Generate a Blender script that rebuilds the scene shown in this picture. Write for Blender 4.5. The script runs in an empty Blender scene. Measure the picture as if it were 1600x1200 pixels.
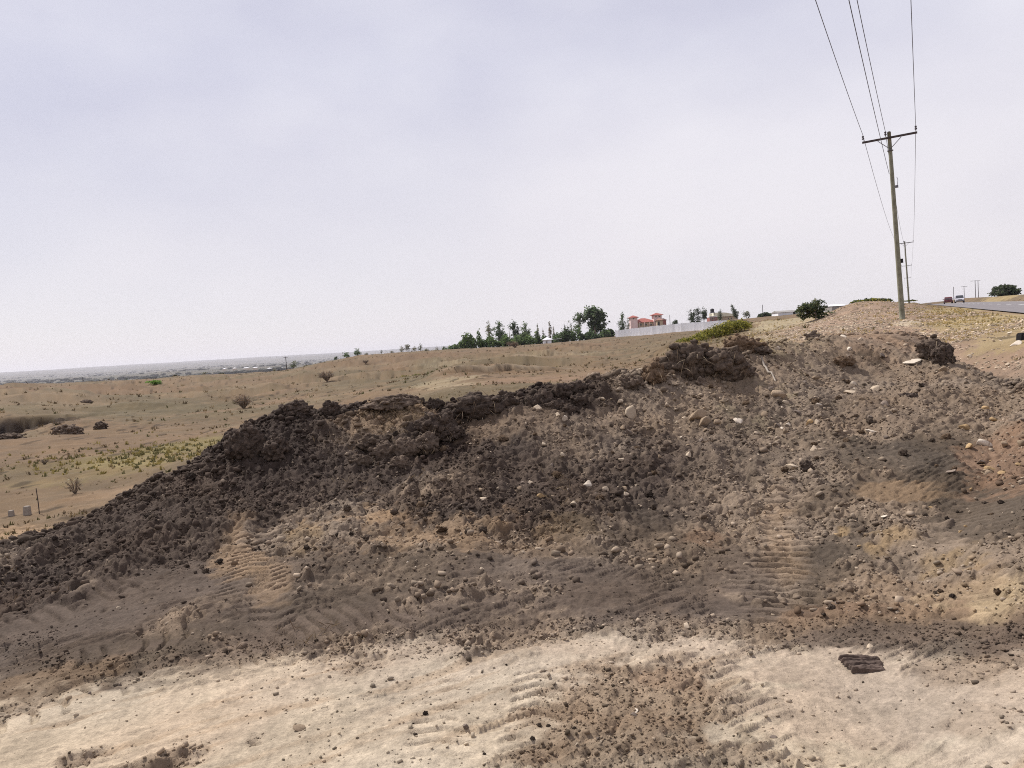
import bpy, bmesh, math, random
import numpy as np
from mathutils import Vector, Matrix, noise as mnoise

random.seed(7)
RNG = np.random.default_rng(7)
scene = bpy.context.scene
COL = scene.collection
R = math.radians

# ------------------------------------------------------------------ camera
EYE = Vector((0.0, 0.0, 1.8))
PITCH, ROLL, FPX = R(2.70), R(3.5), 1200.0
fwd = Vector((0, math.cos(PITCH), -math.sin(PITCH)))
r0 = Vector((1, 0, 0)); u0 = Vector((0, math.sin(PITCH), math.cos(PITCH)))
rgt = r0 * math.cos(ROLL) - u0 * math.sin(ROLL)
upv = u0 * math.cos(ROLL) + r0 * math.sin(ROLL)
cam = bpy.data.cameras.new("camera")
camo = bpy.data.objects.new("camera", cam); COL.objects.link(camo)
m = Matrix.Identity(4)
for i in range(3):
    m[i][0], m[i][1], m[i][2], m[i][3] = rgt[i], upv[i], -fwd[i], EYE[i]
camo.matrix_world = m
cam.sensor_width = 36.0; cam.lens = 36.0 * FPX / 1600.0
cam.clip_start = 0.05; cam.clip_end = 60000
scene.camera = camo

# ------------------------------------------------------------------ light
SUN_AZ, SUN_EL = R(-46), R(50)          # azimuth from +Y towards +X
world = bpy.data.worlds.new("World"); scene.world = world
world.use_nodes = True
nt = world.node_tree; nt.nodes.clear()
N = nt.nodes.new; L = nt.links.new
wo = N("ShaderNodeOutputWorld"); bg = N("ShaderNodeBackground"); bg.inputs["Strength"].default_value = 0.1
sky = N("ShaderNodeTexSky"); sky.sky_type = 'NISHITA'; sky.sun_disc = False
sky.sun_elevation = SUN_EL; sky.sun_rotation = SUN_AZ; sky.dust_density = 3.0; sky.altitude = 1500
tc = N("ShaderNodeTexCoord"); mp = N("ShaderNodeMapping"); mp.inputs["Scale"].default_value = (1.0, 1.0, 2.0)
mp.inputs["Rotation"].default_value = (0.15, 0.1, 0.4)
nz = N("ShaderNodeTexNoise"); nz.inputs["Scale"].default_value = 1.5; nz.inputs["Detail"].default_value = 4; nz.inputs["Roughness"].default_value = 0.42
nz2 = N("ShaderNodeTexNoise"); nz2.inputs["Scale"].default_value = 6.5; nz2.inputs["Detail"].default_value = 6; nz2.inputs["Roughness"].default_value = 0.55
sep = N("ShaderNodeSeparateXYZ")
L(tc.outputs["Generated"], mp.inputs["Vector"]); L(mp.outputs[0], nz.inputs["Vector"]); L(mp.outputs[0], nz2.inputs["Vector"])
L(tc.outputs["Generated"], sep.inputs[0])
mr = N("ShaderNodeMapRange"); mr.inputs[1].default_value = 0.30; mr.inputs[2].default_value = 0.66
mr.inputs[3].default_value = 0.80; mr.inputs[4].default_value = 1.0
L(nz.outputs["Fac"], mr.inputs[0])
mr2 = N("ShaderNodeMapRange"); mr2.inputs[1].default_value = 0.0; mr2.inputs[2].default_value = 0.45
mr2.inputs[3].default_value = 1.0; mr2.inputs[4].default_value = 0.0     # thicker cloud low down
L(sep.outputs[2], mr2.inputs[0])
mx = N("ShaderNodeMath"); mx.operation = 'MAXIMUM'; L(mr.outputs[0], mx.inputs[0]); L(mr2.outputs[0], mx.inputs[1])
ccol = N("ShaderNodeMixRGB")
ccol.inputs[1].default_value = (6.3, 6.25, 7.6, 1); ccol.inputs[2].default_value = (8.3, 8.25, 9.05, 1)
mr3 = N("ShaderNodeMapRange"); mr3.inputs[1].default_value = 0.36; mr3.inputs[2].default_value = 0.66
mxn = N("ShaderNodeMath"); mxn.operation = 'MULTIPLY_ADD'; mxn.inputs[1].default_value = 0.26
L(nz2.outputs["Fac"], mxn.inputs[0]); 
sc7 = N("ShaderNodeMath"); sc7.operation = 'MULTIPLY'; sc7.inputs[1].default_value = 0.74; L(nz.outputs["Fac"], sc7.inputs[0])
L(sc7.outputs[0], mxn.inputs[2]); L(mxn.outputs[0], mr3.inputs[0]); L(mr3.outputs[0], ccol.inputs[0])
ccol2 = N("ShaderNodeMixRGB"); ccol2.inputs[2].default_value = (8.75, 8.3, 8.45, 1)   # pinkish white near the horizon
mr4 = N("ShaderNodeMapRange"); mr4.inputs[1].default_value = 0.02; mr4.inputs[2].default_value = 0.34; mr4.inputs[3].default_value = 0.9; mr4.inputs[4].default_value = 0.0
L(sep.outputs[2], mr4.inputs[0]); L(mr4.outputs[0], ccol2.inputs[0]); L(ccol.outputs[0], ccol2.inputs[1])
mix = N("ShaderNodeMixRGB"); L(mx.outputs[0], mix.inputs[0]); L(sky.outputs[0], mix.inputs[1]); L(ccol2.outputs[0], mix.inputs[2])
L(mix.outputs[0], bg.inputs["Color"]); L(bg.outputs[0], wo.inputs["Surface"])

sl = bpy.data.lights.new("sun", 'SUN'); sl.energy = 5.0; sl.angle = R(0.5); sl.color = (1.0, 0.96, 0.90)
so = bpy.data.objects.new("sun", sl); COL.objects.link(so)
sdir = Vector((math.sin(SUN_AZ) * math.cos(SUN_EL), math.cos(SUN_AZ) * math.cos(SUN_EL), math.sin(SUN_EL)))
so.rotation_euler = sdir.to_track_quat('Z', 'Y').to_euler(); so.location = (-20, 10, 40)

scene.view_settings.view_transform = 'Standard'; scene.view_settings.look = 'None'
scene.view_settings.exposure = 0.0; scene.view_settings.gamma = 1.0
scene.cycles.max_bounces = 6; scene.cycles.diffuse_bounces = 3; scene.cycles.volume_bounces = 0
scene.cycles.use_adaptive_sampling = True; scene.cycles.pixel_filter_type = 'BLACKMAN_HARRIS'; scene.cycles.filter_width = 1.05
scene.cycles.use_denoising = False
try:
    scene.cycles.denoiser = 'OPENIMAGEDENOISE'; scene.cycles.denoising_input_passes = 'RGB_ALBEDO_NORMAL'; scene.cycles.denoising_prefilter = 'ACCURATE'
except Exception: pass

# ------------------------------------------------------------------ helpers
def ray(u, v):
    return fwd + rgt * ((u - 800) / FPX) - upv * ((v - 600) / FPX)
def P(u, v, d):
    q = ray(u, v); t = d / q.y
    return EYE + q * t
def px(p):
    q = Vector(p) - EYE; w = q.dot(fwd)
    return 800 + FPX * q.dot(rgt) / w, 600 - FPX * q.dot(upv) / w
def srgb(r, g, b):
    f = lambda c: (c / 255 / 12.92) if c / 255 <= .04045 else ((c / 255 + .055) / 1.055) ** 2.4
    return (f(r), f(g), f(b))

def tag(o, label=None, cat=None, group=None, kind=None):
    if label: o["label"] = label
    if cat: o["category"] = cat
    if group: o["group"] = group
    if kind: o["kind"] = kind
    return o
def empty(name, loc, rz=0.0):
    o = bpy.data.objects.new(name, None); COL.objects.link(o)
    o.location = loc; o.rotation_euler = (0, 0, rz); o.empty_display_size = 0.2
    return o
def mesh_data(name, V, F, mat=None, smooth=False, col=None):
    """V (n,3) array, F an (m,k) array or a list of tuples."""
    V = np.asarray(V, dtype=np.float32)
    me = bpy.data.meshes.new(name)
    if isinstance(F, np.ndarray):
        k = F.shape[1]; nf = F.shape[0]
        me.vertices.add(len(V)); me.vertices.foreach_set("co", V.ravel())
        me.loops.add(nf * k); me.loops.foreach_set("vertex_index", F.astype(np.int32).ravel())
        me.polygons.add(nf)
        me.polygons.foreach_set("loop_start", np.arange(0, nf * k, k, dtype=np.int32))
        me.update(calc_edges=True)
    else:
        me.from_pydata(V.tolist(), [], F)
    if smooth:
        me.polygons.foreach_set("use_smooth", np.ones(len(me.polygons), dtype=bool))
    if col is not None:
        a = me.color_attributes.new("soil_colour", 'FLOAT_COLOR', 'POINT')
        c = np.ones((len(V), 4), dtype=np.float32); c[:, :3] = col
        a.data.foreach_set("color", c.ravel())
    if mat: me.materials.append(mat)
    me.update()
    return me
def mesh_obj(name, V, F, mat=None, parent=None, smooth=False, col=None):
    o = bpy.data.objects.new(name, mesh_data(name, V, F, mat, smooth, col)); COL.objects.link(o)
    if parent: o.parent = parent
    return o

class MB:
    """collects shapes into ONE mesh"""
    def __init__(s): s.v = []; s.f = []
    def add(s, V, F):
        n = len(s.v); s.v += [tuple(p) for p in V]; s.f += [tuple(i + n for i in f) for f in F]; return s
    def box(s, x0, x1, y0, y1, z0, z1):
        V = [(x, y, z) for z in (z0, z1) for y in (y0, y1) for x in (x0, x1)]
        return s.add(V, [(0, 2, 3, 1), (4, 5, 7, 6), (0, 1, 5, 4), (2, 6, 7, 3), (0, 4, 6, 2), (1, 3, 7, 5)])
    def tube(s, pts, rad, n=8, cap=True):
        pts = [Vector(p) for p in pts]
        if not hasattr(rad, '__len__'): rad = [rad] * len(pts)
        V = []; F = []
        for i, p in enumerate(pts):
            t = (pts[min(i + 1, len(pts) - 1)] - pts[max(i - 1, 0)]).normalized()
            a = t.cross(Vector((0, 0, 1)) if abs(t.z) < .9 else Vector((1, 0, 0))).normalized(); b = t.cross(a)
            for k in range(n):
                w = 2 * math.pi * k / n
                V.append(p + (a * math.cos(w) + b * math.sin(w)) * rad[i])
        for i in range(len(pts) - 1):
            for k in range(n):
                F.append((i * n + k, i * n + (k + 1) % n, (i + 1) * n + (k + 1) % n, (i + 1) * n + k))
        if cap:
            F.append(tuple(range(n))); F.append(tuple(reversed(range((len(pts) - 1) * n, len(pts) * n))))
        return s.add(V, F)
    def bar(s, a, b, w, h):
        a, b = Vector(a), Vector(b); t = (b - a).normalized()
        sx = t.cross(Vector((0, 0, 1)) if abs(t.z) < .9 else Vector((1, 0, 0))).normalized() * w / 2; sy = t.cross(sx).normalized() * h / 2
        V = [p + sx * i + sy * j for p in (a, b) for i, j in ((-1, -1), (1, -1), (1, 1), (-1, 1))]
        return s.add(V, [(0, 1, 2, 3), (7, 6, 5, 4), (0, 4, 5, 1), (1, 5, 6, 2), (2, 6, 7, 3), (3, 7, 4, 0)])
    def prism(s, poly, y0, y1):
        """poly in x,z extruded along y"""
        n = len(poly); V = [(x, y0, z) for x, z in poly] + [(x, y1, z) for x, z in poly]
        return s.add(V, [tuple(range(n)), tuple(reversed(range(n, 2 * n)))] + [(i, i + n, (i + 1) % n + n, (i + 1) % n) for i in range(n)])
    def build(s, name, mat, parent=None, smooth=False):
        return mesh_obj(name, np.array(s.v), s.f, mat, parent, smooth)

def children_of(o): return list(o.children)
def copy_tree(o, parent=None):
    c = o.copy(); COL.objects.link(c)
    if parent: c.parent = parent
    for ch in children_of(o): copy_tree(ch, c)
    return c

# ------------------------------------------------------------------ noise (numpy)
def _hash(ix, iy, s):
    n = (ix.astype(np.int64) * 374761393 + iy.astype(np.int64) * 668265263 + s * 974634777) & 0xFFFFFFFF
    n = ((n ^ (n >> 13)) * 1274126177) & 0xFFFFFFFF
    n = ((n ^ (n >> 15)) * 2246822519) & 0xFFFFFFFF
    return ((n ^ (n >> 16)) & 0xFFFFFF) / float(0x1000000)
def vn(x, y, s):
    ix = np.floor(x); iy = np.floor(y); fx = x - ix; fy = y - iy
    fx = fx * fx * fx * (fx * (fx * 6 - 15) + 10); fy = fy * fy * fy * (fy * (fy * 6 - 15) + 10)
    a = _hash(ix, iy, s); b = _hash(ix + 1, iy, s); c = _hash(ix, iy + 1, s); d = _hash(ix + 1, iy + 1, s)
    return (a + (b - a) * fx + (c - a) * fy + (a - b - c + d) * fx * fy) * 2 - 1
def fbm(x, y, s, octv=4, gain=.5):
    t = 0; a = 1; n = 0
    for o in range(octv):
        t = t + a * vn(x, y, s + o * 17); n += a; a *= gain
        x, y = (x * 1.6 + y * 1.2) + 3.1, (y * 1.6 - x * 1.2) - 7.7
    return t / n * 1.5
def worley(x, y, s):
    ix = np.floor(x); iy = np.floor(y); f1 = np.full(x.shape, 9.0); idv = np.zeros(x.shape)
    for dx in (-1, 0, 1):
        for dy in (-1, 0, 1):
            cx = ix + dx; cy = iy + dy
            px_ = cx + .15 + .7 * _hash(cx, cy, s); py_ = cy + .15 + .7 * _hash(cx, cy, s + 5)
            q = (x - px_) ** 2 + (y - py_) ** 2
            m_ = q < f1
            f1 = np.where(m_, q, f1); idv = np.where(m_, _hash(cx, cy, s + 9), idv)
    return np.sqrt(f1), idv
def ss(a, b, x):
    t = np.clip((x - a) / (b - a), 0, 1); return t * t * (3 - 2 * t)
def lumps(x, y, s, size, dens):
    """rounded clods of about SIZE metres, on a share DENS of the cells"""
    wx = x / size + .35 * vn(x / size * 2.3, y / size * 2.3, s + 31); wy = y / size + .35 * vn(x / size * 2.3, y / size * 2.3, s + 47)
    f, i = worley(wx, wy, s); f = f * (1 + .35 * vn(x / size * 5.1, y / size * 5.1, s + 61))
    h = np.sqrt(np.clip(1 - (f / .52) ** 2, 0, 1))
    return h * np.where(i < dens, .35 + .65 * i / dens, 0) * size * .5

# ------------------------------------------------------------------ terrain
class TPS:
    def __init__(s, X, Z, lam=0.0):
        X = np.asarray(X, float); s.X = X; n = len(X)
        K = s.k(X, X) + lam * np.eye(n); Pm = np.c_[np.ones(n), X]
        A = np.block([[K, Pm], [Pm.T, np.zeros((3, 3))]])
        w = np.linalg.solve(A, np.r_[Z, 0, 0, 0]); s.w, s.a = w[:n], w[n:]
    @staticmethod
    def k(A, B):
        r2 = ((A[:, None, :] - B[None]) ** 2).sum(-1)
        return .5 * r2 * np.log(r2 + 1e-12)
    def __call__(s, X):
        X = np.asarray(X, float); out = np.empty(len(X))
        for i in range(0, len(X), 20000):
            q = X[i:i + 20000]; out[i:i + 20000] = s.k(q, s.X) @ s.w + s.a[0] + q @ s.a[1:]
        return out

# the road: a straight line climbing away from the camera's side
RD0 = Vector((38.7, 58.0, 2.70)); RDD = Vector((0.467, 0.884, 0)).normalized(); RDN = Vector((RDD.y, -RDD.x, 0)); RSL = 0.0231
def road_z(s): return RD0.z + RSL * s - np.maximum(0, s - 175) ** 2 * 0.00012
def road_sn(x, y):
    dx, dy = x - RD0.x, y - RD0.y
    return dx * RDD.x + dy * RDD.y, dx * RDN.x + dy * RDN.y

GC = []                                     # ground control points (x, y, z)
for x in (-6, -3, 0, 3, 5):
    for y in (-8, -3, 1, 3, 4.5):
        GC.append((x, y, 0.0))
for x, y, z in ((-7, 7, -.12), (-3, 7.5, -.1), (0, 7.5, -.02), (3, 7.5, .05), (5, 7, .1), (-5, 10, -.35), (-1, 11, 0.05), (3, 11, .35), (6, 10, .35),
                (-14, 4, -.3), (-20, -10, -.4), (0, -30, 0), (10, -20, .2), (-2, 13.5, .05), (2, 13.5, .45), (4.5, 14.5, .75), (8, 15, .85), (6, 17, 1.15)):
    GC.append((x, y, z))
GPX = [  # u, v, forward distance
    (-200, 800, 15), (0, 800, 14.4), (200, 740, 18.8), (350, 672, 30), (0, 720, 23.4), (0, 690, 30.6), (0, 672, 40), (-300, 690, 40), (0, 640, 48), (-300, 650, 60), (0, 604, 140), (-300, 622, 150),
    (150, 622, 70), (300, 588, 140), (250, 602, 100), (380, 632, 50), (480, 602, 70), (300, 682, 28), (540, 559, 150), (470, 575, 140), (600, 553.5, 170),
    (500, 625, 44), (700, 546.5, 180), (780, 543, 185), (850, 538, 190), (960, 527, 228), (1040, 521, 203), (1130, 513.5, 180), (1190, 505, 190), (700, 610, 19), (640, 604, 38),
    (690, 586, 44), (850, 577, 48), (1000, 570, 50), (850, 597, 24), (980, 580, 24), (850, 556, 95), (1000, 545, 95), (650, 575, 90), (1080, 540, 50), (1180, 518, 60), (1060, 537, 50),
    (1258, 501, 72), (1205, 501, 74), (1230, 512, 52), (1330, 475, 66), (1390, 472, 66), (1440, 476, 72), (1410, 499, 38), (1300, 500, 50), (1250, 521, 33), (1350, 516, 27), (1450, 512, 28),
    (1500, 540, 20), (1600, 600, 13.5), (1600, 542, 21), (1500, 494, 60), (1560, 500, 42), (1780, 640, 11), (1800, 560, 20),
    (1620, 459, 110), (1572, 463, 200), (1530, 468, 330), (1720, 452, 90), (1490, 476, 420),
    (900, 534.5, 330), (750, 546, 320), (1010, 516, 360), (1120, 505, 360), (1230, 492, 240), (1330, 485, 240), (560, 562, 330), (640, 553, 330), (1270, 504, 60), (820, 540.5, 262), (930, 530.5, 262), (1000, 524, 262), (730, 546.5, 240),
]
for u, v, d in GPX: GC.append(tuple(P(u, v, d)))
for s in (-75, -50, -20): 
    for n in (-5, 5):
        q = RD0 + RDD * s + RDN * n; GC.append((q.x, q.y, float(road_z(s)) - .1))
def polar(az, r, z): GC.append((r * math.sin(R(az)), r * math.cos(R(az)), z))
for az in (-50, -36, -25, -15): polar(az, 330, -6 if az < -14 else -1)
for az in (-50, -36, -25, -12): polar(az, 1000, -15); polar(az, 3000, -16); polar(az, 6500, -5)
for az in (-60, -40, -28, -18, -8, 4): polar(az, 12500, 82); polar(az, 9500, 30)
for az in (0, 12, 24, 36, 50): polar(az, 700, -4); polar(az, 3000, -20)
for az in (20, 40, 60): polar(az, 12500, 0)
for az in (90, 120, 150, 180, 210, 240, 270): polar(az, 100, 1 if az < 160 else -1); polar(az, 1000, 0); polar(az, 12000, 0)
GC = np.array(GC)
def gq(x, y):
    r = np.hypot(x, y) + 1e-9; k = np.log1p(r / 5.0) / r
    return np.c_[x * k, y * k]
_gt = TPS(gq(GC[:, 0], GC[:, 1]), GC[:, 2], 1e-5)
LEDGE_A = P(680, 585, 44); LEDGE_B = P(1020, 567, 50)
def bank_w(x, y):
    """the dug pit in the field, its far wall facing the camera"""
    wob = .5 * vn(x / 1.3, y * 0 + 3, 71) + .2 * vn(x / .4, y * 0 + 1, 72)
    yw = 45.6 + wob + (x + 28) * .25
    side = ss(-23.2, -28.5, x + .5 * vn(y / 1.1, x / 2, 73))
    far = ss(yw + .7, yw - .8, y); near = ss(37.5, 43.5, y)
    yw2 = yw - 1.2 + .4 * vn(x / .9, y * 0, 75)
    return side * far * near * (.55 + .45 * ss(yw2 + .5, yw2 - .5, y))
def ground_base(x, y):
    x = np.asarray(x, float); y = np.asarray(y, float)
    z = _gt(gq(x, y))
    s, n = road_sn(x, y); inn = (s > -95) & (s < 330)
    w = ss(7.5, 4.0, np.abs(n)) * ss(-95, -75, s) * ss(330, 300, s)
    rz = road_z(s) - .06
    z = np.where(inn, z * (1 - w) + rz * w, z)
    z = z - 1.6 * bank_w(x, y)
    # thin limestone ledge in the field behind the heap
    ax, ay, bx, by = LEDGE_A.x, LEDGE_A.y, LEDGE_B.x, LEDGE_B.y
    tx, ty = bx - ax, by - ay; ll = math.hypot(tx, ty); tx /= ll; ty /= ll
    ls = (x - ax) * tx + (y - ay) * ty; ln = -(x - ax) * ty + (y - ay) * tx + .5 * vn(ls / 1.7, ls * 0, 81)
    z = z + .38 * ss(-.12, .12, ln) * ss(9, 1.5, ln) * ss(-.5, 1.5, ls) * ss(ll + 4, ll, ls) * (.65 + .35 * vn(ls / 2.2, ls * 0, 83))
    return z
HPX = [  # heap surface: u, v, forward distance
    (-200, 925, 7.2), (0, 866, 8.0), (100, 812, 8.5), (200, 768, 9), (320, 726, 9.6), (360, 684, 10), (400, 660, 10.3), (450, 642, 10.5), (520, 640, 10.5), (560, 634, 10.5), (620, 624, 10.5), (700, 634, 10.5),
    (770, 628, 10.6), (860, 607, 10.8), (930, 595, 11), (985, 586, 11.2), (1050, 575, 11.5), (1110, 566, 11.8), (1160, 551, 12.2), (1200, 539, 13), (1290, 528, 14), (1370, 522, 15),
    (1430, 526, 15), (1480, 550, 14), (1540, 582, 12), (1600, 618, 10.5), (1720, 690, 9),
    (-200, 1000, 5.4), (0, 945, 6), (200, 900, 6.35), (400, 850, 7), (400, 752, 8.7), (600, 700, 9.35), (550, 818, 7.25), (550, 880, 6.05), (640, 830, 7.0), (800, 900, 5.75), (800, 850, 6.4), (800, 800, 7.1), (800, 700, 8.9),
    (1000, 850, 6.5), (1000, 750, 8), (1000, 650, 9.9), (1200, 850, 6.4), (1200, 750, 7.8), (1200, 650, 10), (1400, 850, 6), (1400, 750, 7.5), (1400, 650, 9.6), (1400, 580, 12), (1600, 850, 5.7), (1600, 750, 7), (1600, 680, 8.6), (300, 800, 7.9),
    (200, 840, 7.3), (1080, 600, 11.0), (1300, 590, 11.8),
]
HC = [tuple(P(*q)) for q in HPX]
for u, v, d in HPX[:27]:
    a = P(u, v, d); rr = math.hypot(a.x, a.y); k = (rr + 1.7) / rr
    HC.append((a.x * k, a.y * k, a.z - (.75 if u < 1170 else .35)))
FOOT = [(-250, 1040), (0, 1004), (150, 1056), (300, 1040), (400, 1015), (500, 1008), (650, 1000), (800, 1000), (900, 985), (1000, 975), (1150, 985), (1250, 990), (1400, 1005), (1500, 1030), (1600, 1062), (1750, 1090)]
foot = []
for u, v in FOOT:
    q = ray(u, v); t = -EYE.z / q.z; a = EYE + q * t; foot.append((a.x, a.y)); HC.append((a.x, a.y, 0.0))
HC = np.array(HC); _ht = TPS(HC[:, :2], HC[:, 2], 2e-3)
back = []
for u, v, d in reversed(HPX[:27]):
    a = P(u, v, d); rr = math.hypot(a.x, a.y); k = (rr + 1.5) / rr; back.append((a.x * k, a.y * k))
HPOLY = np.array(foot + back)
def poly_sd(x, y, poly):
    """signed distance, positive inside"""
    d = np.full(x.shape, 1e9); ins = np.zeros(x.shape, bool); n = len(poly)
    for i in range(n):
        ax, ay = poly[i]; bx, by = poly[(i + 1) % n]
        ex, ey = bx - ax, by - ay; wx, wy = x - ax, y - ay
        t = np.clip((wx * ex + wy * ey) / (ex * ex + ey * ey + 1e-12), 0, 1)
        d = np.minimum(d, np.hypot(wx - ex * t, wy - ey * t))
        c = ((ay > y) != (by > y)) & (x < (bx - ax) * (y - ay) / (by - ay + 1e-15) + ax)
        ins ^= c
    return np.where(ins, d, -d)
def heap_base(x, y, zg=None):
    if zg is None: zg = ground_base(x, y)
    sd = poly_sd(x, y, HPOLY) + .13 * fbm(x / .5, y / .5, 90, 3)
    w = ss(-.1, .55, sd)
    z = zg + np.maximum(_ht(np.c_[x, y]) - zg, .012) * w - .05 * (1 - ss(-.05, .12, sd))
    return np.where(sd > -.4, z, zg - 1.0), sd
def top_base(x, y):
    zg = ground_base(x, y); zh, sd = heap_base(x, y, zg)
    return np.maximum(zg, zh)
_DS = np.concatenate([np.arange(2.0, 20, .03), np.geomspace(20, 400, 900)])
def hit(u, v):
    q = ray(u, v); t = _DS / q.y
    x = q.x * t; y = q.y * t; z = EYE.z + q.z * t
    h = top_base(x, y); b = np.nonzero(z < h)[0]
    if len(b) == 0: return P(u, v, 200)
    i = b[0]
    if i == 0: return Vector((x[0], y[0], z[0]))
    a0 = z[i - 1] - h[i - 1]; a1 = z[i] - h[i]; k = a0 / (a0 - a1 + 1e-12)
    return Vector((x[i - 1] + (x[i] - x[i - 1]) * k, y[i - 1] + (y[i] - y[i - 1]) * k, z[i - 1] + (z[i] - z[i - 1]) * k))

# ------------------------------------------------------------------ kinds of soil: albedo, clod roughness, stoniness
A_ = lambda r, g, b, k=.62: np.array(srgb(r, g, b)) * k * .84
SOIL = {
    'sand': (A_(209, 192, 168, .74), .10, .02), 'sandgrey': (A_(200, 180, 158, .76), .12, .03), 'brown': (A_(148, 130, 112, .76), .75, .9), 'dark': (A_(98, 84, 74, .68), .85, .12),
    'black': (A_(72, 59, 53, .64), 1.0, .05), 'packed': (A_(110, 96, 85, .74), .16, .15), 'packdark': (A_(98, 86, 74, .68), .2, .2), 'tan': (A_(176, 148, 118, .74), .3, .3),
    'ochre': (A_(168, 142, 108, .72), .6, .6), 'cream': (A_(200, 176, 142, .76), .55, .4), 'rust': (A_(150, 122, 100, .72), .55, .8), 'gravel': (A_(150, 128, 106, .74), .45, .6),
    'field': (A_(148, 126, 99, .61), .2, .1), 'fieldred': (A_(146, 119, 93, .60), .2, .1), 'fieldgreen': (A_(150, 136, 88, .66), .2, .0), 'fieldolive': (A_(126, 113, 87, .60), .2, .0),
    'hillgravel': (A_(170, 144, 122, .74), .3, .9), 'verge': (A_(182, 161, 118, .74), .12, .1), 'palebank': (A_(186, 170, 138, .74), .3, .1), 'limestone': (A_(208, 192, 166, .74), .2, .2),
    'pit': (A_(74, 60, 54, .45), .5, .0), 'valley': (A_(120, 112, 96, .6), 0, 0), 'ridge': (A_(96, 98, 84, .55), 0, 0),
}
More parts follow.
